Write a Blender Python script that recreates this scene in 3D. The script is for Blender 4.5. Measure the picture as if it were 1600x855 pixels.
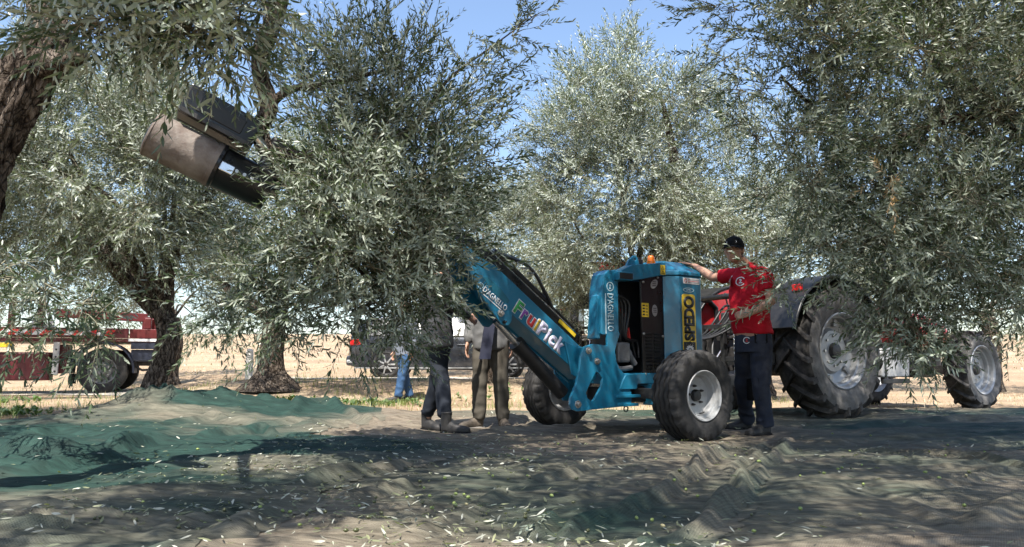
import bpy, bmesh, math, random, time
import numpy as np
from mathutils import Vector, Matrix, Quaternion
from mathutils.geometry import tessellate_polygon
T0 = time.time()
for _o in list(bpy.data.objects):
    bpy.data.objects.remove(_o)
sc = bpy.context.scene
C = sc.collection
R = math.radians
PI = math.pi

# ------------------------------------------------------------------ camera
FPX, CAM_H, PITCH = 1160.0, 0.63, math.atan((571 - 427.5) / 1160.0)
cd = bpy.data.cameras.new('camera')
cam = bpy.data.objects.new('camera', cd)
C.objects.link(cam)
cd.sensor_width = 36.0
cd.lens = 36.0 * FPX / 1600.0
cd.clip_start = 0.05
cd.clip_end = 3000
cam.location = (0, 0, CAM_H)
cam.rotation_euler = (R(90) + PITCH, 0, 0)
sc.camera = cam

# ------------------------------------------------------------------ light
SUN_EL, SUN_AZ = R(61), math.atan2(-0.20, -0.98)      # azimuth from +Y towards +X (direction to the sun)
w = bpy.data.worlds.new('World')
sc.world = w
w.use_nodes = True
nt = w.node_tree
nt.nodes.clear()
wo = nt.nodes.new('ShaderNodeOutputWorld')
bg = nt.nodes.new('ShaderNodeBackground')
sky = nt.nodes.new('ShaderNodeTexSky')
sky.sky_type = 'NISHITA'
sky.sun_disc = False
sky.sun_elevation = SUN_EL
sky.sun_rotation = SUN_AZ
sky.air_density = 1.0
sky.dust_density = 1.2
sky.ozone_density = 1.5
bg.inputs['Strength'].default_value = 0.13
nt.links.new(sky.outputs[0], bg.inputs[0])
nt.links.new(bg.outputs[0], wo.inputs[0])
sl = bpy.data.lights.new('sun', 'SUN')
sl.energy = 5.0
sl.angle = R(0.53)
sl.color = (1.0, 0.95, 0.87)
so = bpy.data.objects.new('sun', sl)
C.objects.link(so)
_ts = Vector((math.sin(SUN_AZ) * math.cos(SUN_EL), math.cos(SUN_AZ) * math.cos(SUN_EL), math.sin(SUN_EL)))
so.rotation_euler = (-_ts).to_track_quat('-Z', 'Y').to_euler()
so.location = (-20, -30, 50)
sc.view_settings.view_transform = 'Standard'
sc.view_settings.look = 'None'
sc.view_settings.exposure = 1.16
sc.view_settings.gamma = 1.0
sc.view_settings.use_curve_mapping = False
sc.cycles.use_denoising = True
sc.cycles.max_bounces = 4
sc.cycles.diffuse_bounces = 3
sc.cycles.glossy_bounces = 2
sc.cycles.transmission_bounces = 3
sc.cycles.caustics_reflective = False
sc.cycles.caustics_refractive = False
sc.cycles.use_adaptive_sampling = True
sc.cycles.adaptive_threshold = 0.02
sc.cycles.transparent_max_bounces = 6
sc.cycles.sample_clamp_indirect = 6.0

# ------------------------------------------------------------------ helpers
def at(px, py, y):
    """point of the place seen at a photo pixel, at distance y along the ground"""
    dx, dy = (px - 800) / FPX, (427.5 - py) / FPX
    d = (dx, math.cos(PITCH) - dy * math.sin(PITCH), math.sin(PITCH) + dy * math.cos(PITCH))
    t = y / d[1]
    return Vector((d[0] * t, y, CAM_H + d[2] * t))

def gnd(px, py, z=0.0):
    dx, dy = (px - 800) / FPX, (427.5 - py) / FPX
    d = (dx, math.cos(PITCH) - dy * math.sin(PITCH), math.sin(PITCH) + dy * math.cos(PITCH))
    t = (z - CAM_H) / d[2]
    return Vector((d[0] * t, d[1] * t, z))

def tag(o, label=None, cat=None, group=None, kind=None):
    if label: o['label'] = label
    if cat: o['category'] = cat
    if group: o['group'] = group
    if kind: o['kind'] = kind
    return o

def empty(name, loc=(0, 0, 0), rz=0.0, parent=None):
    o = bpy.data.objects.new(name, None)
    o.empty_display_size = 0.1
    C.objects.link(o)
    o.location = loc
    o.rotation_euler = (0, 0, rz)
    o.parent = parent
    return o

def copy_tree(o, parent=None):
    c = o.copy()
    C.objects.link(c)
    c.parent = parent
    for ch in list(o.children):
        copy_tree(ch, c)
    return c

def _hash(ix, iy, iz, seed):
    h = (ix * 374761393 + iy * 668265263 + iz * 1274126177 + seed * 974634777) & 0xFFFFFFFF
    h = ((h ^ (h >> 13)) * 1103515245) & 0xFFFFFFFF
    h = ((h ^ (h >> 16)) * 1540483477) & 0xFFFFFFFF
    return ((h ^ (h >> 15)) & 0xFFFFFF) / float(0xFFFFFF)

def vnoise(x, y, z=None, seed=0):
    """smooth value noise -1..1 on numpy arrays"""
    x = np.asarray(x, float); y = np.asarray(y, float)
    z = np.zeros_like(x) if z is None else np.asarray(z, float)
    fx, fy, fz = np.floor(x), np.floor(y), np.floor(z)
    ix, iy, iz = fx.astype(np.int64), fy.astype(np.int64), fz.astype(np.int64)
    u, v, t = x - fx, y - fy, z - fz
    u = u * u * u * (u * (u * 6 - 15) + 10); v = v * v * v * (v * (v * 6 - 15) + 10); t = t * t * t * (t * (t * 6 - 15) + 10)
    r = 0
    for a in (0, 1):
        for b in (0, 1):
            for c in (0, 1):
                wgt = (u if a else 1 - u) * (v if b else 1 - v) * (t if c else 1 - t)
                r = r + wgt * _hash(ix + a, iy + b, iz + c, seed)
    return r * 2 - 1

def fbm(x, y, z=None, seed=0, oct=4, gain=0.5):
    r, a, f = 0, 1.0, 1.0
    for k in range(oct):
        r = r + a * vnoise(x * f, y * f, None if z is None else z * f, seed + k * 17)
        a *= gain; f *= 2.03
    return r

def sstep(a, b, x):
    t = np.clip((x - a) / (b - a), 0, 1)
    return t * t * (3 - 2 * t)

def np_mesh(name, V, F, mat, parent=None, mats=None, midx=None, smooth=False):
    """F: (n,3) or (n,4) index array"""
    me = bpy.data.meshes.new(name)
    V = np.ascontiguousarray(V, dtype=np.float32); F = np.ascontiguousarray(F, dtype=np.int32)
    k = F.shape[1]
    me.vertices.add(len(V)); me.vertices.foreach_set('co', V.ravel())
    me.loops.add(F.size); me.loops.foreach_set('vertex_index', F.ravel())
    me.polygons.add(len(F))
    me.polygons.foreach_set('loop_start', np.arange(0, F.size, k, dtype=np.int32))
    if midx is not None: me.polygons.foreach_set('material_index', np.ascontiguousarray(midx, dtype=np.int32))
    if smooth: me.polygons.foreach_set('use_smooth', np.ones(len(F), dtype=bool))
    for m in (mats or [mat]): me.materials.append(m)
    me.update(calc_edges=True)
    o = bpy.data.objects.new(name, me)
    C.objects.link(o)
    o.parent = parent
    return o

class MB:
    def __init__(s): s.v = []; s.f = []
    def add(s, V, F):
        n = len(s.v)
        s.v += [tuple(p) for p in V]
        s.f += [tuple(i + n for i in f) for f in F]
        return s
    def box(s, c, d, rot=None):
        hx, hy, hz = d[0] / 2, d[1] / 2, d[2] / 2
        V = [Vector((sx * hx, sy * hy, sz * hz)) for sx in (-1, 1) for sy in (-1, 1) for sz in (-1, 1)]
        if rot is not None: V = [rot @ v for v in V]
        return s.add([v + Vector(c) for v in V], [(0, 1, 3, 2), (4, 6, 7, 5), (0, 4, 5, 1), (2, 3, 7, 6), (0, 2, 6, 4), (1, 5, 7, 3)])
    def bb(s, x0, x1, y0, y1, z0, z1):
        return s.box(((x0 + x1) / 2, (y0 + y1) / 2, (z0 + z1) / 2), (x1 - x0, y1 - y0, z1 - z0))
    def bar(s, p0, p1, wd, ht, up=(0, 0, 1)):
        p0, p1 = Vector(p0), Vector(p1)
        z = (p1 - p0); L = z.length; z.normalize()
        x = Vector(up).cross(z)
        if x.length < 1e-4: x = Vector((1, 0, 0)).cross(z)
        x.normalize(); y = z.cross(x)
        m = Matrix((x, y, z)).transposed()
        return s.box((p0 + p1) / 2, (wd, ht, L), m)
    def prism(s, loops, a, b, fn):
        """loops: outer (+holes) of 2d points; fn(u,v,h)->xyz; extruded h=a..b"""
        if not isinstance(loops[0][0], (tuple, list)): loops = [loops]
        tri = tessellate_polygon([[Vector((p[0], p[1], 0)) for p in l] for l in loops])
        flat = [p for l in loops for p in l]; n = len(flat)
        V = [fn(p[0], p[1], a) for p in flat] + [fn(p[0], p[1], b) for p in flat]
        F = [t for t in tri] + [tuple(i + n for i in reversed(t)) for t in tri]
        k = 0
        for l in loops:
            m = len(l)
            for i in range(m):
                j = (i + 1) % m
                F.append((k + i, k + j, k + j + n, k + i + n))
            k += m
        return s.add(V, F)
    def xz(s, loops, y0, y1): return s.prism(loops, y0, y1, lambda u, v, h: (u, h, v))
    def xy(s, loops, z0, z1): return s.prism(loops, z0, z1, lambda u, v, h: (u, v, h))
    def yz(s, loops, x0, x1): return s.prism(loops, x0, x1, lambda u, v, h: (h, u, v))
    def tube(s, pts, rad, n=10, cap=True):
        pts = [Vector(p) for p in pts]
        if not isinstance(rad, (list, tuple)): rad = [rad] * len(pts)
        V, F = [], []
        t = (pts[1] - pts[0]).normalized()
        u = t.orthogonal().normalized()
        for i, p in enumerate(pts):
            tn = (pts[min(i + 1, len(pts) - 1)] - pts[max(i - 1, 0)]).normalized()
            u = (u - tn * u.dot(tn)).normalized(); b = tn.cross(u)
            for k in range(n):
                a = 2 * PI * k / n
                V.append(p + (u * math.cos(a) + b * math.sin(a)) * rad[i])
        for i in range(len(pts) - 1):
            for k in range(n):
                k2 = (k + 1) % n
                F.append((i * n + k, i * n + k2, (i + 1) * n + k2, (i + 1) * n + k))
        if cap:
            F.append(tuple(reversed(range(n)))); F.append(tuple((len(pts) - 1) * n + k for k in range(n)))
        return s.add(V, F)
    def cyl(s, p0, p1, r, r1=None, n=20): return s.tube([p0, p1], [r, r if r1 is None else r1], n)
    def lathe(s, prof, c=(0, 0, 0), ax='y', n=48, closed=True, fn=None):
        """prof: list of (h, r) along the axis; closed loops round to the first point"""
        V, F = [], []; m = len(prof)
        for k in range(n):
            a = 2 * PI * k / n
            for j, (h, r) in enumerate(prof):
                if fn: h, r = fn(h, r, a, j)
                q = (r * math.cos(a), h, r * math.sin(a)) if ax == 'y' else ((h, r * math.cos(a), r * math.sin(a)) if ax == 'x' else (r * math.cos(a), r * math.sin(a), h))
                V.append((q[0] + c[0], q[1] + c[1], q[2] + c[2]))
        for k in range(n):
            k2 = (k + 1) % n
            for j in range(m if closed else m - 1):
                j2 = (j + 1) % m
                F.append((k * m + j, k * m + j2, k2 * m + j2, k2 * m + j))
        return s.add(V, F)
    def ball(s, c, r, rot=None, nu=16, nv=10):
        if not isinstance(r, (tuple, list)): r = (r, r, r)
        V, F = [], []
        for j in range(1, nv):
            ph = PI * j / nv
            for i in range(nu):
                a = 2 * PI * i / nu
                V.append(Vector((r[0] * math.sin(ph) * math.cos(a), r[1] * math.sin(ph) * math.sin(a), r[2] * math.cos(ph))))
        V += [Vector((0, 0, r[2])), Vector((0, 0, -r[2]))]
        if rot is not None: V = [rot @ v for v in V]
        V = [v + Vector(c) for v in V]
        for j in range(nv - 2):
            for i in range(nu):
                i2 = (i + 1) % nu
                F.append((j * nu + i, (j + 1) * nu + i, (j + 1) * nu + i2, j * nu + i2))
        t, b = len(V) - 2, len(V) - 1
        for i in range(nu):
            i2 = (i + 1) % nu
            F.append((t, i, i2)); F.append((b, (nv - 2) * nu + i2, (nv - 2) * nu + i))
        return s.add(V, F)
    def cap(s, p0, r0, p1, r1, n=14):
        """tapered capsule"""
        p0, p1 = Vector(p0), Vector(p1); t = (p1 - p0).normalized()
        pts, rad = [], []
        for k in range(5):
            a = PI / 2 * k / 4.0
            pts.append(p0 - t * r0 * math.cos(a)); rad.append(max(r0 * math.sin(a), 0.002))
        for k in range(5):
            a = PI / 2 * k / 4.0
            pts.append(p1 + t * r1 * math.sin(a)); rad.append(max(r1 * math.cos(a), 0.002))
        return s.tube(pts, rad, n)
    def loft(s, rings, right, fwd, n=24, p=2.0):
        """rings: (centre, half width, half depth); superellipse of power p"""
        right, fwd = Vector(right), Vector(fwd)
        V, F = [], []
        for c, a, b in rings:
            for k in range(n):
                th = 2 * PI * k / n
                cx, sx = math.cos(th), math.sin(th)
                e = 2.0 / p
                V.append(Vector(c) + right * a * math.copysign(abs(cx) ** e, cx) + fwd * b * math.copysign(abs(sx) ** e, sx))
        for i in range(len(rings) - 1):
            for k in range(n):
                k2 = (k + 1) % n
                F.append((i * n + k, i * n + k2, (i + 1) * n + k2, (i + 1) * n + k))
        F.append(tuple(reversed(range(n)))); F.append(tuple((len(rings) - 1) * n + k for k in range(n)))
        return s.add(V, F)
    def build(s, name, mat, parent=None, smooth=None, bevel=0.0, off=None, label=None, seg=2):
        me = bpy.data.meshes.new(name)
        V = s.v if off is None else [(p[0] - off[0], p[1] - off[1], p[2] - off[2]) for p in s.v]
        me.from_pydata(V, [], s.f)
        bm = bmesh.new(); bm.from_mesh(me)
        bmesh.ops.recalc_face_normals(bm, faces=bm.faces[:])
        bm.to_mesh(me); bm.free()
        me.materials.append(mat)
        if smooth is not None:
            me.polygons.foreach_set('use_smooth', [True] * len(me.polygons))
            me.set_sharp_from_angle(angle=R(smooth))
        me.update()
        o = bpy.data.objects.new(name, me)
        C.objects.link(o)
        o.parent = parent
        if bevel:
            b = o.modifiers.new('bevel', 'BEVEL'); b.width = bevel; b.segments = seg; b.limit_method = 'ANGLE'; b.angle_limit = R(40)
        if label: o['label'] = label
        return o

def share(o, name, loc, rot=None, parent=None):
    c = bpy.data.objects.new(name, o.data)
    for m in o.modifiers:
        if m.type == 'BEVEL':
            b = c.modifiers.new('bevel', 'BEVEL'); b.width = m.width; b.segments = m.segments; b.limit_method = 'ANGLE'; b.angle_limit = m.angle_limit
    C.objects.link(c); c.location = loc
    if rot is not None: c.rotation_euler = rot
    c.parent = parent
    return c

def bake(o, voxel, it=4, fac=0.5):
    """voxel-remesh the overlapping shapes of o into one continuous surface"""
    m = o.modifiers.new('r', 'REMESH'); m.mode = 'VOXEL'; m.voxel_size = voxel
    if it:
        q = o.modifiers.new('s', 'SMOOTH'); q.iterations = it; q.factor = fac
    dg = bpy.context.evaluated_depsgraph_get()
    dg.update()
    me = bpy.data.meshes.new_from_object(o.evaluated_get(dg))
    old = o.data
    o.modifiers.clear()
    o.data = me
    if not me.materials:
        for mt in old.materials: me.materials.append(mt)
    me.polygons.foreach_set('use_smooth', [True] * len(me.polygons))
    return o

def wrinkle(o, amp, sc3, seed, mask=None):
    me = o.data
    n = len(me.vertices)
    co = np.empty(n * 3, np.float32); me.vertices.foreach_get('co', co); co = co.reshape(-1, 3)
    no = np.empty(n * 3, np.float32); me.vertices.foreach_get('normal', no); no = no.reshape(-1, 3)
    w1 = fbm(co[:, 0] * sc3[0], co[:, 1] * sc3[1], co[:, 2] * sc3[2], seed, 2)
    d = (1 - np.abs(w1) * 1.6) * amp
    if mask is not None: d = d * mask(co)
    co = co + no * d[:, None]
    me.vertices.foreach_set('co', co.astype(np.float32).ravel())
    me.update()

def spline(pts, n):
    """Catmull-Rom through tuples of any length"""
    P = np.array(pts, float)
    P = np.vstack([2 * P[0] - P[1], P, 2 * P[-1] - P[-2]])
    m = len(pts) - 1
    out = []
    for i in range(n):
        t = i / (n - 1) * m
        k = min(int(t), m - 1); u = t - k
        a, b, c, d = P[k], P[k + 1], P[k + 2], P[k + 3]
        out.append(0.5 * ((2 * b) + (-a + c) * u + (2 * a - 5 * b + 4 * c - d) * u * u + (-a + 3 * b - 3 * c + d) * u ** 3))
    return np.array(out)

# ------------------------------------------------------------------ materials
def _nodes(name):
    m = bpy.data.materials.new(name)
    m.use_nodes = True
    t = m.node_tree
    p = t.nodes['Principled BSDF']
    return m, t, p

def pm(name, col, rough=0.5, metal=0.0, var=0.12, vs=6.0, bump=0.0, bs=40.0, dust=None, spec=None, coat=0.0, rvar=0.12, stretch=None):
    """painted / plain surface: colour with noise variation, optional bump and dust speckle"""
    m, t, p = _nodes(name)
    N, L = t.nodes, t.links
    tc = N.new('ShaderNodeTexCoord'); vec = tc.outputs['Object']
    if stretch:
        mp = N.new('ShaderNodeMapping'); mp.inputs['Scale'].default_value = stretch
        L.new(vec, mp.inputs[0]); vec = mp.outputs[0]
    nz = N.new('ShaderNodeTexNoise'); nz.inputs['Scale'].default_value = vs; nz.inputs['Detail'].default_value = 6
    nz.inputs['Roughness'].default_value = 0.6
    L.new(vec, nz.inputs['Vector'])
    cr = N.new('ShaderNodeValToRGB')
    c0 = [max(0, c * (1 - var)) for c in col]; c1 = [min(1, c * (1 + var)) for c in col]
    cr.color_ramp.elements[0].position = 0.3; cr.color_ramp.elements[1].position = 0.7
    cr.color_ramp.elements[0].color = (*c0, 1); cr.color_ramp.elements[1].color = (*c1, 1)
    L.new(nz.outputs['Fac'], cr.inputs['Fac'])
    out = cr.outputs['Color']
    if dust:
        n2 = N.new('ShaderNodeTexNoise'); n2.inputs['Scale'].default_value = dust[2]; n2.inputs['Detail'].default_value = 8; n2.inputs['Roughness'].default_value = 0.7
        L.new(vec, n2.inputs['Vector'])
        r2 = N.new('ShaderNodeValToRGB'); r2.color_ramp.elements[0].position = 0.42; r2.color_ramp.elements[1].position = 0.72
        L.new(n2.outputs['Fac'], r2.inputs['Fac'])
        ml = N.new('ShaderNodeMath'); ml.operation = 'MULTIPLY'; ml.inputs[1].default_value = dust[1]
        L.new(r2.outputs['Color'], ml.inputs[0])
        mx = N.new('ShaderNodeMixRGB'); mx.inputs['Color2'].default_value = (*dust[0], 1)
        L.new(ml.outputs[0], mx.inputs['Fac']); L.new(out, mx.inputs['Color1']); out = mx.outputs['Color']
    L.new(out, p.inputs['Base Color'])
    mr = N.new('ShaderNodeMapRange'); mr.inputs['To Min'].default_value = max(0.03, rough - rvar); mr.inputs['To Max'].default_value = min(1, rough + rvar)
    L.new(nz.outputs['Fac'], mr.inputs['Value']); L.new(mr.outputs[0], p.inputs['Roughness'])
    p.inputs['Metallic'].default_value = metal
    if spec is not None: p.inputs['Specular IOR Level'].default_value = spec
    if coat: p.inputs['Coat Weight'].default_value = coat
    if bump:
        n3 = N.new('ShaderNodeTexNoise'); n3.inputs['Scale'].default_value = bs; n3.inputs['Detail'].default_value = 5
        L.new(vec, n3.inputs['Vector'])
        bp = N.new('ShaderNodeBump'); bp.inputs['Strength'].default_value = bump; bp.inputs['Distance'].default_value = 0.01
        L.new(n3.outputs['Fac'], bp.inputs['Height']); L.new(bp.outputs[0], p.inputs['Normal'])
    return m

def leaf_mat(name, top, under, hue=0.25):
    m, t, p = _nodes(name)
    N, L = t.nodes, t.links
    g = N.new('ShaderNodeNewGeometry')
    rt = N.new('ShaderNodeValToRGB'); rt.color_ramp.elements[0].color = (*[c * (1 - hue) for c in top], 1)
    rt.color_ramp.elements[1].color = (top[0] * (1 + 1.3 * hue), top[1] * (1 + hue), top[2] * (1 + 0.6 * hue), 1)
    ru = N.new('ShaderNodeValToRGB'); ru.color_ramp.elements[0].color = (*[c * (1 - hue * 0.7) for c in under], 1)
    ru.color_ramp.elements[1].color = (*[c * (1 + hue * 0.7) for c in under], 1)
    mx = N.new('ShaderNodeMixRGB')
    L.new(g.outputs['Random Per Island'], rt.inputs['Fac']); L.new(g.outputs['Random Per Island'], ru.inputs['Fac'])
    L.new(rt.outputs[0], mx.inputs['Color1']); L.new(ru.outputs[0], mx.inputs['Color2']); L.new(g.outputs['Backfacing'], mx.inputs['Fac'])
    L.new(mx.outputs[0], p.inputs['Base Color'])
    p.inputs['Roughness'].default_value = 0.42
    p.inputs['Specular IOR Level'].default_value = 0.45
    tr = N.new('ShaderNodeBsdfTranslucent')
    tr.inputs['Color'].default_value = (top[0] * 2.4, top[1] * 2.6, top[2] * 1.2, 1)
    ms = N.new('ShaderNodeMixShader'); ms.inputs[0].default_value = 0.16
    L.new(p.outputs[0], ms.inputs[1]); L.new(tr.outputs[0], ms.inputs[2])
    L.new(ms.outputs[0], N['Material Output'].inputs['Surface'])
    return m

M = {}
M['leaf'] = leaf_mat('olive_leaf_shaded', (0.060, 0.088, 0.048), (0.265, 0.300, 0.235))  # near crowns: leaf colour darkened for the shade they hang in
M['leaf_sunlit'] = leaf_mat('olive_leaf_sunlit', (0.122, 0.148, 0.098), (0.345, 0.375, 0.315))  # same leaf, colour lightened for the sunlit trees behind
M['dry_leaf'] = leaf_mat('dry_leaf', (0.30, 0.20, 0.11), (0.36, 0.27, 0.17))
M['litter_leaf'] = leaf_mat('fallen_leaf', (0.17, 0.19, 0.12), (0.40, 0.40, 0.33), 0.4)
M['stem'] = pm('twig', (0.16, 0.15, 0.10), 0.8)
M['grass'] = leaf_mat('grass_blade', (0.16, 0.19, 0.055), (0.16, 0.19, 0.055), 0.4)
M['straw'] = leaf_mat('straw_blade', (0.42, 0.355, 0.255), (0.42, 0.355, 0.255), 0.3)
M['weed'] = leaf_mat('weed_leaf', (0.07, 0.13, 0.035), (0.09, 0.14, 0.05), 0.3)

def bark_mat():
    m, t, p = _nodes('bark')
    N, L = t.nodes, t.links
    tc = N.new('ShaderNodeTexCoord')
    mp = N.new('ShaderNodeMapping'); mp.inputs['Scale'].default_value = (1, 1, 0.33)
    L.new(tc.outputs['Object'], mp.inputs[0])
    n1 = N.new('ShaderNodeTexNoise'); n1.inputs['Scale'].default_value = 26; n1.inputs['Detail'].default_value = 8; n1.inputs['Roughness'].default_value = 0.72
    L.new(mp.outputs[0], n1.inputs['Vector'])
    vo = N.new('ShaderNodeTexVoronoi'); vo.inputs['Scale'].default_value = 30; vo.feature = 'DISTANCE_TO_EDGE'
    L.new(mp.outputs[0], vo.inputs['Vector'])
    cr = N.new('ShaderNodeValToRGB'); e = cr.color_ramp.elements
    e[0].position = 0.36; e[0].color = (0.030, 0.023, 0.018, 1); e[1].position = 0.66; e[1].color = (0.34, 0.29, 0.24, 1)
    x = cr.color_ramp.elements.new(0.5); x.color = (0.15, 0.118, 0.094, 1)
    L.new(n1.outputs['Fac'], cr.inputs['Fac'])
    nd = N.new('ShaderNodeTexNoise'); nd.inputs['Scale'].default_value = 9; nd.inputs['Detail'].default_value = 4
    L.new(mp.outputs[0], nd.inputs['Vector'])
    vm = N.new('ShaderNodeVectorMath'); vm.operation = 'MULTIPLY_ADD'; vm.inputs[1].default_value = (0.16, 0.16, 0.16)
    L.new(nd.outputs['Color'], vm.inputs[0]); L.new(mp.outputs[0], vm.inputs[2]); L.new(vm.outputs[0], vo.inputs['Vector'])
    rk = N.new('ShaderNodeValToRGB'); rk.color_ramp.elements[0].position = 0.0; rk.color_ramp.elements[0].color = (0.12, 0.10, 0.09, 1)
    rk.color_ramp.elements[1].position = 0.13; rk.color_ramp.elements[1].color = (1, 1, 1, 1)
    L.new(vo.outputs['Distance'], rk.inputs['Fac'])
    mk = N.new('ShaderNodeMixRGB'); mk.blend_type = 'MULTIPLY'; mk.inputs['Fac'].default_value = 0.85
    L.new(cr.outputs[0], mk.inputs['Color1']); L.new(rk.outputs[0], mk.inputs['Color2']); L.new(mk.outputs[0], p.inputs['Base Color'])
    p.inputs['Roughness'].default_value = 0.92
    p.inputs['Specular IOR Level'].default_value = 0.15
    ad = N.new('ShaderNodeMath'); ad.operation = 'MULTIPLY_ADD'; ad.inputs[1].default_value = 0.8
    cl = N.new('ShaderNodeMath'); cl.operation = 'MINIMUM'; cl.inputs[1].default_value = 0.12
    L.new(vo.outputs['Distance'], cl.inputs[0])
    L.new(n1.outputs['Fac'], ad.inputs[0]); 
    m5 = N.new('ShaderNodeMath'); m5.operation = 'MULTIPLY'; m5.inputs[1].default_value = 3.0
    L.new(cl.outputs[0], m5.inputs[0]); L.new(m5.outputs[0], ad.inputs[2])
    bp = N.new('ShaderNodeBump'); bp.inputs['Strength'].default_value = 1.0; bp.inputs['Distance'].default_value = 0.06
    L.new(ad.outputs[0], bp.inputs['Height']); L.new(bp.outputs[0], p.inputs['Normal'])
    return m
M['bark'] = bark_mat()

def net_mat(name, brown, green, dark):
    """woven harvest net; attribute 'tint' blends the two dyed yarn colours"""
    m, t, p = _nodes(name)
    N, L = t.nodes, t.links
    tc = N.new('ShaderNodeTexCoord')
    a = N.new('ShaderNodeAttribute'); a.attribute_name = 'tint'
    n1 = N.new('ShaderNodeTexNoise'); n1.inputs['Scale'].default_value = 2.2; n1.inputs['Detail'].default_value = 7; n1.inputs['Roughness'].default_value = 0.65
    mp = N.new('ShaderNodeMapping'); mp.inputs['Rotation'].default_value = (0, 0, R(-28)); mp.inputs['Scale'].default_value = (0.5, 2.6, 1)
    L.new(tc.outputs['Object'], mp.inputs[0]); L.new(mp.outputs[0], n1.inputs['Vector'])
    ad = N.new('ShaderNodeMath'); ad.operation = 'MULTIPLY_ADD'; ad.inputs[1].default_value = 0.9
    L.new(n1.outputs['Fac'], ad.inputs[0]); 
    sb = N.new('ShaderNodeMath'); sb.operation = 'SUBTRACT'; sb.inputs[1].default_value = 0.45
    L.new(a.outputs['Fac'], sb.inputs[0]); L.new(sb.outputs[0], ad.inputs[2])
    mx = N.new('ShaderNodeMixRGB'); mx.inputs['Color1'].default_value = (*brown, 1); mx.inputs['Color2'].default_value = (*green, 1)
    cl = N.new('ShaderNodeClamp'); L.new(ad.outputs[0], cl.inputs[0]); L.new(cl.outputs[0], mx.inputs['Fac'])
    # dirt caught in the mesh; streaks along folds put crease shade into its colour
    n2 = N.new('ShaderNodeTexNoise'); n2.inputs['Scale'].default_value = 9; n2.inputs['Detail'].default_value = 9; n2.inputs['Roughness'].default_value = 0.7
    L.new(mp.outputs[0], n2.inputs['Vector'])
    r2 = N.new('ShaderNodeValToRGB'); r2.color_ramp.elements[0].position = 0.36; r2.color_ramp.elements[1].position = 0.66
    r2.color_ramp.elements[0].color = (*dark, 1); r2.color_ramp.elements[1].color = (1.25, 1.25, 1.22, 1)
    L.new(n2.outputs['Fac'], r2.inputs['Fac'])
    m2 = N.new('ShaderNodeMixRGB'); m2.blend_type = 'MULTIPLY'; m2.inputs['Fac'].default_value = 0.85
    L.new(mx.outputs[0], m2.inputs['Color1']); L.new(r2.outputs[0], m2.inputs['Color2'])
    # weave: two crossed waves
    mw = N.new('ShaderNodeMapping'); mw.inputs['Rotation'].default_value = (0, 0, R(33))
    L.new(tc.outputs['Object'], mw.inputs[0])
    hs = []
    for axis in ('X', 'Y'):
        wv = N.new('ShaderNodeTexWave'); wv.bands_direction = axis; wv.inputs['Scale'].default_value = 42.0; wv.inputs['Distortion'].default_value = 0.6
        wv.inputs['Detail'].default_value = 1
        L.new(mw.outputs[0], wv.inputs['Vector']); hs.append(wv.outputs['Fac'])
    mxw = N.new('ShaderNodeMath'); mxw.operation = 'MAXIMUM'; L.new(hs[0], mxw.inputs[0]); L.new(hs[1], mxw.inputs[1])
    m3 = N.new('ShaderNodeMixRGB'); m3.blend_type = 'MULTIPLY'; m3.inputs['Fac'].default_value = 0.38
    L.new(m2.outputs[0], m3.inputs['Color1']); L.new(mxw.outputs[0], m3.inputs['Color2'])
    L.new(m3.outputs[0], p.inputs['Base Color'])
    p.inputs['Roughness'].default_value = 0.72; p.inputs['Specular IOR Level'].default_value = 0.25
    bp = N.new('ShaderNodeBump'); bp.inputs['Strength'].default_value = 0.35; bp.inputs['Distance'].default_value = 0.006
    L.new(mxw.outputs[0], bp.inputs['Height'])
    n4 = N.new('ShaderNodeTexNoise'); n4.inputs['Scale'].default_value = 16; n4.inputs['Detail'].default_value = 6; n4.inputs['Roughness'].default_value = 0.6
    L.new(mp.outputs[0], n4.inputs['Vector'])
    b2 = N.new('ShaderNodeBump'); b2.inputs['Strength'].default_value = 0.5; b2.inputs['Distance'].default_value = 0.02
    L.new(n4.outputs['Fac'], b2.inputs['Height']); L.new(bp.outputs[0], b2.inputs['Normal'])
    L.new(b2.outputs[0], p.inputs['Normal'])
    return m

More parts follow.
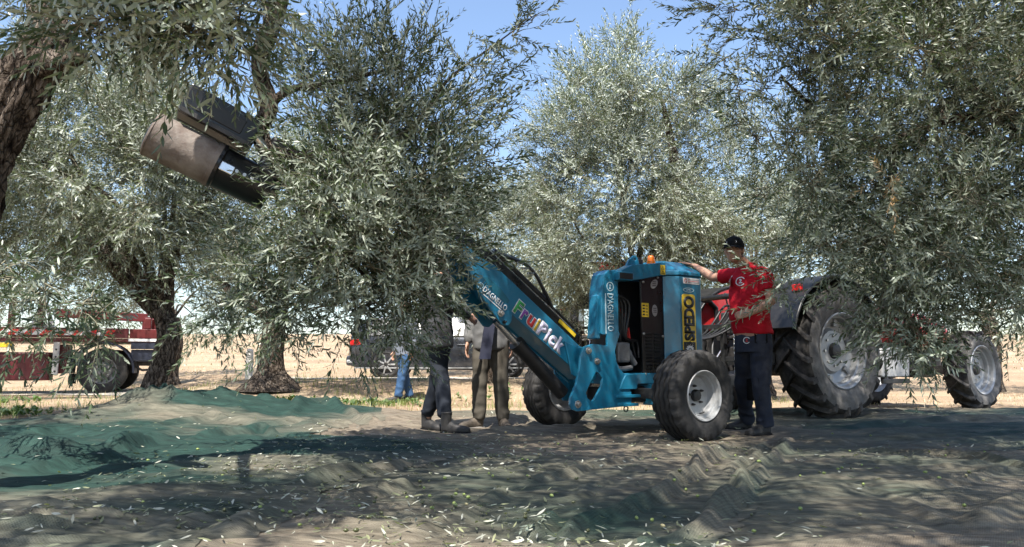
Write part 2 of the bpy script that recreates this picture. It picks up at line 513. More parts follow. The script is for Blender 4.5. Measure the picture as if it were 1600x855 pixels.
def ground_mat():
    m, t, p = _nodes('dry_soil')
    N, L = t.nodes, t.links
    tc = N.new('ShaderNodeTexCoord')
    n1 = N.new('ShaderNodeTexNoise'); n1.inputs['Scale'].default_value = 0.7; n1.inputs['Detail'].default_value = 9; n1.inputs['Roughness'].default_value = 0.68
    mp = N.new('ShaderNodeMapping'); mp.inputs['Scale'].default_value = (0.35, 1.0, 1)
    L.new(tc.outputs['Object'], mp.inputs[0]); L.new(mp.outputs[0], n1.inputs['Vector'])
    cr = N.new('ShaderNodeValToRGB'); e = cr.color_ramp.elements
    e[0].position = 0.34; e[0].color = (0.28, 0.213, 0.155, 1); e[1].position = 0.66; e[1].color = (0.45, 0.38, 0.285, 1)
    x = e.new(0.5); x.color = (0.37, 0.285, 0.207, 1)
    L.new(n1.outputs['Fac'], cr.inputs['Fac'])
    n2 = N.new('ShaderNodeTexNoise'); n2.inputs['Scale'].default_value = 14; n2.inputs['Detail'].default_value = 8; n2.inputs['Roughness'].default_value = 0.75
    L.new(tc.outputs['Object'], n2.inputs['Vector'])
    r2 = N.new('ShaderNodeValToRGB'); r2.color_ramp.elements[0].position = 0.3; r2.color_ramp.elements[1].position = 0.7
    r2.color_ramp.elements[0].color = (0.55, 0.5, 0.45, 1); r2.color_ramp.elements[1].color = (1.15, 1.1, 1.0, 1)
    L.new(n2.outputs['Fac'], r2.inputs['Fac'])
    mx = N.new('ShaderNodeMixRGB'); mx.blend_type = 'MULTIPLY'; mx.inputs['Fac'].default_value = 0.9
    L.new(cr.outputs[0], mx.inputs['Color1']); L.new(r2.outputs[0], mx.inputs['Color2'])
    L.new(mx.outputs[0], p.inputs['Base Color'])
    p.inputs['Roughness'].default_value = 0.95; p.inputs['Specular IOR Level'].default_value = 0.1
    bp = N.new('ShaderNodeBump'); bp.inputs['Strength'].default_value = 0.7; bp.inputs['Distance'].default_value = 0.05
    L.new(n2.outputs['Fac'], bp.inputs['Height']); L.new(bp.outputs[0], p.inputs['Normal'])
    return m
# ------------------------------------------------------------------ terrain
def terrain(x, y):
    x = np.asarray(x, float); y = np.asarray(y, float)
    bank = 0.33 * sstep(12.6, 15.6, y) * sstep(-7.6, -5.4, x) * (1 - sstep(1.5, 4.0, x))
    hill = 0.056 * np.clip(y - 21, 0, None) * (1 - 0.5 * sstep(90, 260, y)) + 0.33 * (1 - sstep(-7.6, -5.4, x) * (1 - sstep(1.5, 4.0, x))) * sstep(18, 30, y)
    rough = 0.018 * fbm(x * 0.9, y * 0.9, None, 5, 3) * sstep(8.5, 11, y)
    return bank + hill + rough

def grid_mesh(name, X, Y, Z, mat, parent=None, mask=None, smooth=True):
    ny, nx = X.shape
    idx = np.arange(ny * nx).reshape(ny, nx)
    F = np.stack([idx[:-1, :-1], idx[:-1, 1:], idx[1:, 1:], idx[1:, :-1]], -1).reshape(-1, 4)
    V = np.stack([X, Y, Z], -1).reshape(-1, 3)
    if mask is not None:
        keep = mask.reshape(-1)[F].all(1)
        F = F[keep]
        used = np.zeros(len(V), bool); used[F.ravel()] = True
        re = np.cumsum(used) - 1
        V, F = V[used], re[F]
        o = np_mesh(name, V, F, mat, parent, smooth=smooth)
        o['_keep'] = 0; del o['_keep']
        return o, used
    return np_mesh(name, V, F, mat, parent, smooth=smooth), None

ys = np.concatenate([np.linspace(-25, 7.5, 16), np.linspace(8, 26, 150), 26 + np.geomspace(0.2, 700, 70)])
us = np.linspace(-1, 1, 221)
us = np.sign(us) * (np.abs(us) * 0.25 + 0.75 * np.abs(us) ** 2.6)
Xg = us[None, :] * (60 + 0.95 * np.clip(ys, 0, None))[:, None]
Yg = np.repeat(ys[:, None], len(us), 1)
Zg = terrain(Xg, Yg) - 0.03 * (1 - sstep(8.0, 9.5, Yg))
M['soil'] = ground_mat()
ground, _ = grid_mesh('ground', Xg, Yg, Zg, M['soil'])
tag(ground, 'dry tan soil and stubble rising to the field behind', kind='structure')

# pale gravel track beyond the trees
def track():
    xs = np.linspace(-40, 1.5, 160); vs = np.linspace(0, 1, 9)
    X = np.repeat(xs[None, :], 9, 0)
    Yc = 17.0 - 0.018 * (xs + 4) + 0.25 * np.sin(xs * 0.13)
    Y = Yc[None, :] + (vs[:, None] - 0.5) * ((1.9 + 0.5 * vnoise(xs, xs * 0, None, 3)) * np.clip((1.6 - xs) / 4, 0.05, 1))[None, :]
    return grid_mesh('dirt_track', X, Y, terrain(X, Y) + 0.012, pm('pale_gravel', (0.60, 0.53, 0.43), 0.95, var=0.2, vs=3, bump=0.5, bs=60, spec=0.1))[0]
tag(track(), 'pale gravel track across the field', kind='structure')

# ------------------------------------------------------------------ harvest nets
def px_line(pts, z=0.0): return [tuple(gnd(a, b, z))[:2] for a, b in pts]

RIDGES = [  # photo pixels on the net, height, width, skew
    ([(880, 853), (900, 838), (990, 810), (1050, 770), (1082, 740), (1142, 697)], 0.070, 0.062),
    ([(1060, 856), (1125, 812), (1180, 747), (1215, 712), (1238, 690)], 0.075, 0.062),
    ([(800, 850), (830, 838), (870, 820)], 0.05, 0.08),
    ([(1150, 742), (1170, 720), (1200, 695)], 0.04, 0.05),
    ([(800, 766), (895, 746), (995, 721), (1050, 708)], 0.035, 0.05),
    ([(820, 800), (900, 780), (980, 750)], 0.02, 0.05),
    ([(1340, 708), (1440, 714), (1540, 722), (1640, 742)], 0.045, 0.07),
    ([(1260, 700), (1400, 693), (1620, 682)], 0.040, 0.07),
    ([(1300, 676), (1400, 668), (1500, 662), (1620, 660)], 0.05, 0.10),
    ([(1500, 830), (1560, 800), (1620, 780)], 0.05, 0.09),
    ([(1350, 770), (1420, 790), (1480, 830)], 0.02, 0.06),
    ([(-30, 722), (50, 722), (120, 724), (180, 716), (235, 700), (300, 700)], 0.10, 0.13),
    ([(-30, 752), (60, 748), (140, 738), (200, 728)], 0.06, 0.10),
    ([(300, 694), (345, 688), (415, 684), (430, 690)], 0.075, 0.075),
    ([(240, 672), (330, 665), (420, 672), (520, 668), (575, 672)], 0.06, 0.10),
    ([(330, 655), (360, 648), (440, 655), (500, 640)], 0.05, 0.09),
    ([(440, 660), (500, 648), (560, 660), (600, 668)], 0.07, 0.10),
    ([(360, 848), (400, 820), (440, 795)], 0.045, 0.10),
    ([(480, 770), (530, 752), (600, 742), (660, 735)], 0.055, 0.10),
    ([(500, 795), (580, 780), (640, 765)], 0.04, 0.07),
    ([(230, 855), (300, 830), (400, 800)], 0.03, 0.08),
    ([(620, 860), (700, 830), (760, 790), (800, 770)], 0.03, 0.09),
    ([(0, 690), (100, 682), (200, 690), (300, 680)], 0.05, 0.10),
]
CONTACT = []      # spots pressed flat: (x, y, radius)

def net_height(X, Y):
    ang = R(30)
    u = X * math.cos(ang) + Y * math.sin(ang); v = -X * math.sin(ang) + Y * math.cos(ang)
    wx = 0.30 * fbm(X * 0.45, Y * 0.45, None, 31, 2); wy = 0.22 * fbm(X * 0.6 + 9, Y * 0.6, None, 37, 2)
    amp = 0.55 + 0.55 * vnoise(X * 0.5, Y * 0.5, None, 77)
    def rdg(n, p, k): return np.clip(1 - k * np.abs(n), 0, 1) ** p
    n1 = rdg(vnoise((u + wx) * 0.20, (v + wy) * 1.5, None, 41), 1.4, 5.0)
    n2 = rdg(vnoise((u + wy) * 0.45 + 5, (v + wx) * 3.4, None, 51), 1.4, 3.6)
    n3 = rdg(vnoise((X + wx) * 0.26 + 3, (Y + wy + 0.12 * X) * 1.9, None, 61), 1.3, 3.6)
    n6 = rdg(vnoise((X + wy) * 0.5 + 8, (Y + wx - 0.10 * X) * 4.4, None, 63), 1.4, 3.2)
    n4 = rdg(vnoise((u - wy) * 1.3, (v + wx) * 9.0, None, 71), 1.6, 2.0)
    n5 = rdg(vnoise((u + v * 0.6) * 1.6 + wx, (v - u * 0.5) * 0.5 + wy, None, 75), 1.5, 6.0)
    lf = sstep(-0.8, -2.4, X)                       # folds run across the picture on the left
    fg = 1 - 0.55 * sstep(0.2, 0.9, X) * (1 - sstep(5.5, 7.0, Y))
    z = 0.010 + fg * amp * (0.062 * n1 * (1 - 0.8 * lf) + 0.032 * n2 * (1 - 0.4 * lf) + 0.085 * n3 * (0.2 + 0.8 * lf) + 0.045 * n6 * (0.3 + 0.7 * lf) + 0.011 * n4 + 0.030 * n5 * (1 - lf))
    z = z + 0.010 * (fbm(X * 0.7, Y * 0.8, None, 87, 2) + 0.6)
    for pts, h, wd in RIDGES:
        P = px_line(pts)
        best = np.full(X.shape, 9.0); sd = np.zeros(X.shape); tt = np.zeros(X.shape)
        xs = [p[0] for p in P]; ys_ = [p[1] for p in P]
        m = (X > min(xs) - 0.6) & (X < max(xs) + 0.6) & (Y > min(ys_) - 0.6) & (Y < max(ys_) + 0.6)
        if not m.any(): continue
        xx = X[m] + 0.05 * vnoise(X[m] * 3.1, Y[m] * 3.1, None, 91); yy = Y[m] + 0.05 * vnoise(X[m] * 3.1 + 7, Y[m] * 3.1, None, 95)
        b = np.full(xx.shape, 9.0); t_ = np.zeros(xx.shape)
        L = len(P) - 1
        for i in range(L):
            ax, ay = P[i]; bx, by = P[i + 1]; dx, dy = bx - ax, by - ay
            t = np.clip(((xx - ax) * dx + (yy - ay) * dy) / (dx * dx + dy * dy), 0, 1)
            d = np.hypot(xx - ax - t * dx, yy - ay - t * dy)
            s = d < b
            b[s] = d[s]; t_[s] = (i + t[s]) / L
        taper = np.clip(np.minimum(t_, 1 - t_) * 5 + 0.25, 0, 1)
        hh = 1.5 * h * taper * (0.80 + 0.30 * vnoise(xx * 4, yy * 4, None, 99)) * np.exp(-(b / (wd * 0.75)) ** 2)
        z[m] = np.maximum(z[m] * (1 - 0.6 * np.exp(-(b / (wd * 2.5)) ** 2)), z[m] * 0.25 + hh)
    # the heap against the left-hand trunk
    mx, my = X + 3.95, Y - 8.9
    mound = 0.33 * np.exp(-(mx / 0.95) ** 2 - (my / 0.8) ** 2) + 0.10 * np.exp(-((X + 2.4) / 1.0) ** 2 - ((Y - 9.3) / 0.7) ** 2)
    rip = 1 - np.abs(fbm(X * 0.9 + 0.5 * Y, Y * 3.2, None, 111, 3))
    z = z + mound * (0.82 + 0.45 * rip ** 3)
    z = z + 0.05 * sstep(5.5, 8.0, X) * np.exp(-((Y - 10.0) / 0.5) ** 2)
    for cx, cy, cr in CONTACT:
        k = np.exp(-(((X - cx) / cr) ** 2 + ((Y - cy) / cr) ** 2) ** 2)
        z = z * (1 - 0.93 * k) + 0.004 * k
    return z

def net_back(X):
    xs = [-14, -8, -5.8, -5, -4.3, -3.2, -2, -0.5, 1, 3, 5, 7, 9, 14]
    yy = [7.3, 7.5, 7.95, 8.75, 9.4, 9.75, 10.4, 10.3, 10.3, 10.5, 10.9, 10.7, 10.5, 10.4]
    return np.interp(X, xs, yy) + 0.10 * vnoise(X * 1.7, X * 0, None, 7) + 0.05 * vnoise(X * 5, X * 0, None, 8)

def add_tint(o, t):
    a = o.data.attributes.new('tint', 'FLOAT', 'POINT')
    a.data.foreach_set('value', np.ascontiguousarray(t, dtype=np.float32))

M['net_tan'] = net_mat('tan_net', (0.225, 0.188, 0.143), (0.030, 0.062, 0.047), (0.36, 0.34, 0.32))
M['net_green'] = net_mat('green_net', (0.185, 0.166, 0.126), (0.017, 0.047, 0.038), (0.36, 0.37, 0.36))

def build_nets():
    rows = np.concatenate([np.geomspace(1.3, 11.2, 390)])
    U = np.linspace(-1.0, 1.0, 580)
    X = U[None, :] * (0.95 * rows + 1.6)[:, None]; Y = np.repeat(rows[:, None], len(U), 1)
    Z = net_height(X, Y)
    back = net_back(X)
    edge = sstep(0.0, 0.16, back - Y)
    g = terrain(X, Y)
    Zm = g * sstep(9.6, 11, Y) + Z * edge + 0.004
    o, used = grid_mesh('harvest_net', X, Y, Zm, M['net_tan'], mask=(Y < back))
    gz = fbm(X * 0.55 + 4, Y * 0.9, None, 121, 4)
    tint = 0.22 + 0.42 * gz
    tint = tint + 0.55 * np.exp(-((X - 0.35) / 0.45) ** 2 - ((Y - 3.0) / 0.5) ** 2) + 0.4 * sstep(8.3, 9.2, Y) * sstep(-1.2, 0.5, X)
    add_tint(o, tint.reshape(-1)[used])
    tag(o, 'tan and grey harvest net spread over the whole foreground', 'net')
    # dark green net, left: edge given as photo pixels
    def patch(name, poly, zoff, label, base, seed, rag=0.10):
        P = [tuple(gnd(a, b))[:2] for a, b in poly]
        xx = X + rag * vnoise(X * 2.1, Y * 2.1, None, seed) + 0.03 * vnoise(X * 9, Y * 9, None, seed + 1)
        yy = Y + rag * vnoise(X * 2.1 + 5, Y * 2.1, None, seed + 2)
        ins = np.zeros(X.shape, bool)
        j = len(P) - 1
        for i in range(len(P)):
            (xi, yi), (xj, yj) = P[i], P[j]
            c = ((yi > yy) != (yj > yy)) & (xx < (xj - xi) * (yy - yi) / (yj - yi + 1e-12) + xi)
            ins ^= c; j = i
        extra = 0.014 * (1 - np.abs(fbm(X * 1.4 + 20, Y * 3.5, None, seed + 5, 3))) ** 3
        soft = ins.astype(float)
        for _ in range(3):
            for axn, w in ((0, 17), (1, 23)):
                cs = np.cumsum(np.concatenate([np.repeat(np.take(soft, [0], axn), w + 1, axn), soft, np.repeat(np.take(soft, [-1], axn), w, axn)], axn), axn)
                n_ = soft.shape[axn]
                soft = (np.take(cs, np.arange(2 * w + 1, 2 * w + 1 + n_), axn) - np.take(cs, np.arange(0, n_), axn)) / (2 * w + 1)
        soft = np.clip((soft - 0.5) * 4.0, 0, 1)
        ins &= Y < back + 0.03
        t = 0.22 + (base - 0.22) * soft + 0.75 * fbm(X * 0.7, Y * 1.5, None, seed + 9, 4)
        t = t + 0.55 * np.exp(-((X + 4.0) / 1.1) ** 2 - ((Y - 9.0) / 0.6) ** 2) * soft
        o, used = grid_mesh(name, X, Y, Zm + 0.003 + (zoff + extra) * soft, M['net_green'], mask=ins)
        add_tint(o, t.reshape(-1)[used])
        tag(o, label, 'net', 'green nets over the tan one')
        return o
    patch('harvest_net', [(-500, 640), (-200, 640), (60, 640), (300, 575), (560, 600), (600, 640), (600, 664), (470, 690), (640, 690), (760, 700), (720, 725), (600, 752), (520, 785), (440, 820), (380, 870), (300, 960), (-600, 1100)], 0.005,
          'dark green net heaped up against the left tree trunk', 0.86, 211)
    patch('harvest_net', [(1230, 690), (1300, 640), (1700, 640), (2000, 650), (2000, 730), (1600, 712), (1480, 706), (1360, 700)], 0.005,
          'green net strip lying beside the tractor wheels', 0.62, 231)
    patch('harvest_net', [(1130, 818), (1165, 770), (1200, 752), (1180, 790), (1160, 830), (1110, 870), (960, 930), (1010, 850)], 0.005,
          'small green net flap on the fold in the foreground', 0.58, 251, 0.05)
    return Zm
# ------------------------------------------------------------------ olive trees
def twig_templates(n, seed, fine, leaf_len=0.058, wr=0.19, L=(0.24, 0.42), gap=0.026):
    """leafy shoots along +Z: opposite, crosswise pairs of narrow leaves"""
    rnd = np.random.RandomState(seed)
    out = []
    for _ in range(n):
        V, F, I = [], [], []
        Lt = rnd.uniform(*L)
        bend = rnd.uniform(-0.35, 0.35, 2)
        def axis(t):
            return np.array([bend[0] * t * t * Lt, bend[1] * t * t * Lt, t * Lt])
        ns = 2 if fine else 1
        for i in range(ns + 1):
            t = i / ns; r = 0.0022 * (1 - 0.7 * t)
            c = axis(t)
            for k in range(3):
                a = 2 * PI * k / 3
                V.append(c + r * np.array([math.cos(a), math.sin(a), 0]))
        for i in range(ns):
            for k in range(3):
                a, b = i * 3 + k, i * 3 + (k + 1) % 3
                F += [(a, b, b + 3), (a, b + 3, a + 3)]; I += [1, 1]
        m = int(Lt / gap)
        roll = rnd.uniform(0, 6.28)
        for j in range(1, m + 1):
            t = (j + rnd.uniform(-0.2, 0.2)) / m
            c = axis(min(t, 1))
            az0 = roll + j * PI / 2 + rnd.uniform(-0.25, 0.25)
            for sd in (0, 1):
                if rnd.rand() < 0.12: continue
                az = az0 + sd * PI
                tilt = rnd.uniform(0.55, 1.15) * (1.0 - 0.45 * t)
                d = np.array([math.cos(az) * math.sin(tilt), math.sin(az) * math.sin(tilt), math.cos(tilt)])
                up = np.array([-math.cos(az) * math.cos(tilt), -math.sin(az) * math.cos(tilt), math.sin(tilt)])
                sdv = np.cross(d, up)
                tw = rnd.uniform(-0.6, 0.6)
                sdv, up = sdv * math.cos(tw) + up * math.sin(tw), up * math.cos(tw) - sdv * math.sin(tw)
                ll = leaf_len * rnd.uniform(0.7, 1.15) * (1.0 - 0.35 * max(0, t - 0.75) / 0.25)
                ww = ll * wr * rnd.uniform(0.85, 1.15) / 2
                cv = rnd.uniform(-0.28, 0.10)
                b = len(V)
                if fine:
                    V += [c, c + d * ll * 0.32 + sdv * ww + up * cv * ll * 0.1, c + d * ll * 0.32 - sdv * ww + up * cv * ll * 0.1,
                          c + d * ll * 0.70 + sdv * ww * 0.85 + up * cv * ll * 0.42, c + d * ll * 0.70 - sdv * ww * 0.85 + up * cv * ll * 0.42, c + d * ll * 0.98 + up * cv * ll * 0.9]
                    F += [(b, b + 2, b + 1), (b + 1, b + 2, b + 4), (b + 1, b + 4, b + 3), (b + 3, b + 4, b + 5)]; I += [0] * 4
                else:
                    V += [c, c + d * ll * 0.45 + sdv * ww + up * cv * ll * 0.15, c + d * ll * 0.45 - sdv * ww + up * cv * ll * 0.15, c + d * ll + up * cv * ll * 0.8]
                    F += [(b, b + 2, b + 1), (b + 1, b + 2, b + 3)]; I += [0] * 2
        out.append((np.array(V, np.float32), np.array(F, np.int32), np.array(I, np.int32)))
    return out

TW_FINE = twig_templates(14, 1, True, 0.060, 0.205)
TW_MID = twig_templates(12, 2, False, 0.070, 0.25, (0.26, 0.46), 0.032)
TW_FAR = twig_templates(10, 3, False, 0.095, 0.27, (0.34, 0.55), 0.050)

def inst(templates, pos, dirs, scl, rnd):
    n = len(pos)
    z = dirs / np.linalg.norm(dirs, axis=1, keepdims=True)
    a = rnd.normal(size=(n, 3)); x = np.cross(a, z); x /= np.linalg.norm(x, axis=1, keepdims=True) + 1e-9
    y = np.cross(z, x)
    Rm = np.stack([x, y, z], -1) * scl[:, None, None]
    which = rnd.randint(0, len(templates), n)
    Vs, Fs, Is, off = [], [], [], 0
    for k, (V, F, I) in enumerate(templates):
        s = np.where(which == k)[0]
        if not len(s): continue
        W = np.einsum('nij,vj->nvi', Rm[s], V) + pos[s][:, None, :]
        Fn = F[None] + (np.arange(len(s)) * len(V))[:, None, None] + off
        Vs.append(W.reshape(-1, 3)); Fs.append(Fn.reshape(-1, 3)); Is.append(np.tile(I, len(s)))
        off += len(s) * len(V)
    return np.concatenate(Vs), np.concatenate(Fs), np.concatenate(Is)

def tube_np(paths, n=5):
    """paths: (m,k,4) x,y,z,r -> tri mesh"""
    P = np.array(paths); m, k = P.shape[:2]; p = P[..., :3]
    t = np.gradient(p, axis=1); t /= np.linalg.norm(t, axis=2, keepdims=True) + 1e-9
    u = np.cross(t, np.array((0.31, 0.9, 0.21))); u /= np.linalg.norm(u, axis=2, keepdims=True) + 1e-9
    b = np.cross(t, u)
    an = 2 * PI * np.arange(n) / n
    V = p[:, :, None] + P[:, :, None, 3:4] * (np.cos(an)[None, None, :, None] * u[:, :, None] + np.sin(an)[None, None, :, None] * b[:, :, None])
    idx = np.arange(m * k * n).reshape(m, k, n)
    a, b_ = idx[:, :-1], np.roll(idx[:, :-1], -1, 2); c, d = np.roll(idx[:, 1:], -1, 2), idx[:, 1:]
    F = np.concatenate([np.stack([a, b_, c], -1).reshape(-1, 3), np.stack([a, c, d], -1).reshape(-1, 3)])
    return V.reshape(-1, 3), F

def bark_tube(mb_list, pts, n, k, furrow=0.12, seed=0):
    """gnarled limb: spline through (x,y,z,r) with furrows and burls; appended as quads"""
    P = spline(pts, k)
    t = np.gradient(P[:, :3], axis=0); L = np.concatenate([[0], np.cumsum(np.linalg.norm(np.diff(P[:, :3], axis=0), axis=1))])
    t /= np.linalg.norm(t, axis=1, keepdims=True)
    u = np.cross(t[0], (0.2, 0.95, 0.1)); u /= np.linalg.norm(u)
    an = 2 * PI * np.arange(n) / n
    us, bs = [], []
    for i in range(k):
        u = u - t[i] * (u @ t[i]); u /= np.linalg.norm(u); us.append(u); bs.append(np.cross(t[i], u))
    us, bs = np.array(us), np.array(bs)
    tw = an[None, :] + 0.5 * L[:, None]; cx, sx = np.cos(tw), np.sin(tw); LL = np.repeat(L[:, None], n, 1)
    fr = 1 - np.abs(fbm(cx * 2.6 + 11, sx * 2.6, LL * 1.5, seed, 3))
    fr2 = 1 - np.abs(fbm(cx * 6 + 3, sx * 6, LL * 2.6, seed + 3, 3))
    fine = fbm(cx * 13, sx * 13, LL * 9.0, seed + 5, 3)
    burl = vnoise(cx * 1.2, sx * 1.2, LL * 2.2, seed + 9)
    r = np.maximum(P[:, 3:4], 0.002) * (1 - furrow + furrow * (1.0 * fr + 0.75 * fr2 - 0.2) + furrow * 0.40 * fine + furrow * 0.9 * burl)
    rows = [(P[:, None, :3] + r[..., None] * (np.cos(an)[None, :, None] * us[:, None] + np.sin(an)[None, :, None] * bs[:, None])).reshape(-1, 3)]
    V = np.concatenate(rows + [P[:1, :3], P[-1:, :3]])
    idx = np.arange(k * n).reshape(k, n)
    F = np.stack([idx[:-1], np.roll(idx[:-1], -1, 1), np.roll(idx[1:], -1, 1), idx[1:]], -1).reshape(-1, 4)
    e0, e1 = k * n, k * n + 1
    c1 = np.stack([np.roll(idx[-1], -1), np.full(n, e1), np.full(n, e1), idx[-1]], -1)
    mb_list.append((V, np.concatenate([F])))
    return P

def join_quads(lst):
    V, F, off = [], [], 0
    for v, f in lst:
        V.append(v); F.append(f + off); off += len(v)
    return np.concatenate(V), np.concatenate(F)

def foliage(root, clumps, seed, templates, leaf, scale=1.0, roots=None, name='crown', twig_gap=0.075, upbias=0.25, rb=0.006):
    """clumps: (centre, radii, n_branchlets, bias vector); adds one crown part and one branchlet part"""
    rnd = np.random.RandomState(seed)
    pos, dirs, scl, paths = [], [], [], []
    for c, rr, nb, bias in clumps:
        c = np.array(c, float); rr = np.array(rr if hasattr(rr, '__len__') else (rr, rr, rr), float); bias = np.array(bias, float)
        for _ in range(nb):
            d = rnd.normal(size=3); d /= np.linalg.norm(d)
            e = c + d * rr * rnd.uniform(0.55, 1.0) ** 0.7 + bias * rr.mean() * rnd.uniform(0, 0.6)
            s = c + rnd.normal(size=3) * rr * 0.16 - bias * rr.mean() * 0.1
            Ln = np.linalg.norm(e - s)
            mid = (s + e) / 2 + np.array([0, 0, 0.12 * Ln]) + rnd.normal(size=3) * 0.08 * Ln
            k = 4
            tt = np.linspace(0, 1, k)[:, None]
            P = (1 - tt) ** 2 * s + 2 * tt * (1 - tt) * mid + tt ** 2 * e
            paths.append(np.hstack([P, (rb * (1 - 0.75 * tt))]))
            m = max(2, int(Ln / (twig_gap * scale)))
            t2 = np.linspace(0.22, 1.0, m)[:, None]
            Q = (1 - t2) ** 2 * s + 2 * t2 * (1 - t2) * mid + t2 ** 2 * e
            tg = (e - s) / (Ln + 1e-6)
            dd = 0.75 * tg + 0.62 * rnd.normal(size=(m, 3)) + np.array([0, 0, upbias]) + 0.5 * bias
            dd[-1] = tg + 0.2 * rnd.normal(size=3) + 0.4 * bias
            pos.append(Q); dirs.append(dd); scl.append(rnd.uniform(0.62, 1.12, m) * scale)
    pos = np.concatenate(pos); dirs = np.concatenate(dirs); scl = np.concatenate(scl)
    V, F, I = inst(templates, pos, dirs, scl, rnd)
    bv, bf = tube_np(paths, 3)
    Fa = np.concatenate([F, bf + len(V)]); Ia = np.concatenate([I, np.ones(len(bf), int)]); Va = np.concatenate([V, bv])
    off = np.array(root.location)
    o = np_mesh(name, Va - off, Fa, None, root, mats=[leaf, M['stem']], midx=Ia)
    o['kind'] = 'stuff'
    return o

def trunk_part(root, lst, name='trunk'):
    V, F = join_quads(lst)
    return np_mesh(name, V - np.array(root.location), F, M['bark'], root, smooth=True)

def auto_clumps(c, rr, n, rc, nb, seed, lo=-0.75, shell=0.6):
    rnd = np.random.RandomState(seed)
    out = []
    while len(out) < n:
        d = rnd.normal(size=3); d /= np.linalg.norm(d)
        if d[2] < lo: continue
        q = np.array(c) + d * np.array(rr) * rnd.uniform(shell, 1.0) ** 0.6
        up = 0.55 if d[2] > 0 else -0.35
        k = rc * rnd.uniform(0.75, 1.25)
        out.append((q, (k, k, k * 0.85), nb, d * 0.35 + np.array([0, 0, up])))
    return out

def limbs_to(lst, fork, clumps, r0, seed, every=3, n=8):
    """curved limbs from the fork towards some clump centres"""
    rnd = np.random.RandomState(seed)
    fork = np.array(fork, float)
    for c in clumps[::every]:
        q = np.array(c[0], float)
        L = np.linalg.norm(q - fork)
        mid = fork * 0.5 + q * 0.5 + np.array([0, 0, 0.1 * L]) + rnd.normal(size=3) * 0.09 * L
        bark_tube(lst, [(*fork, r0), (*mid, r0 * 0.62), (*q, r0 * 0.22)], n, 12, 0.1, seed + 3)

def olive_tree(name, label, base, trunk_pts, crown_c, crown_r, ncl, rc, nb, seed, templates, leaf, scale=1.0, lo=-0.75, extra=None, group='olive trees of the grove', n=24, k=40, r_limb=0.042, shell=0.6):
    root = empty(name, base)
    tag(root, label, 'tree', group)
    lst = []
    for i, pts in enumerate(trunk_pts):
        bark_tube(lst, pts, n, k, 0.13, seed + i)
    fork = trunk_pts[0][-1][:3]
    cl = auto_clumps(crown_c, crown_r, ncl, rc, nb, seed, lo, shell)
    if extra: cl = cl + extra
    limbs_to(lst, fork, cl, r_limb, seed, max(6, len(cl) // 8))
    trunk_part(root, lst)
    foliage(root, cl, seed + 7, templates, leaf, scale)
    return root
# ------------------------------------------------------------------ the trees
def pc(px, py, y, r, nb=16, bias=(0, 0, 0.05)):
    p = at(px, py, y); nb = int(nb * 1.7 + .5)
    return (tuple(p), (r, r, r * 0.9), nb, bias)

def P4(px, py, y, r):
    p = at(px, py, y)
    return (p.x, p.y, p.z, r)

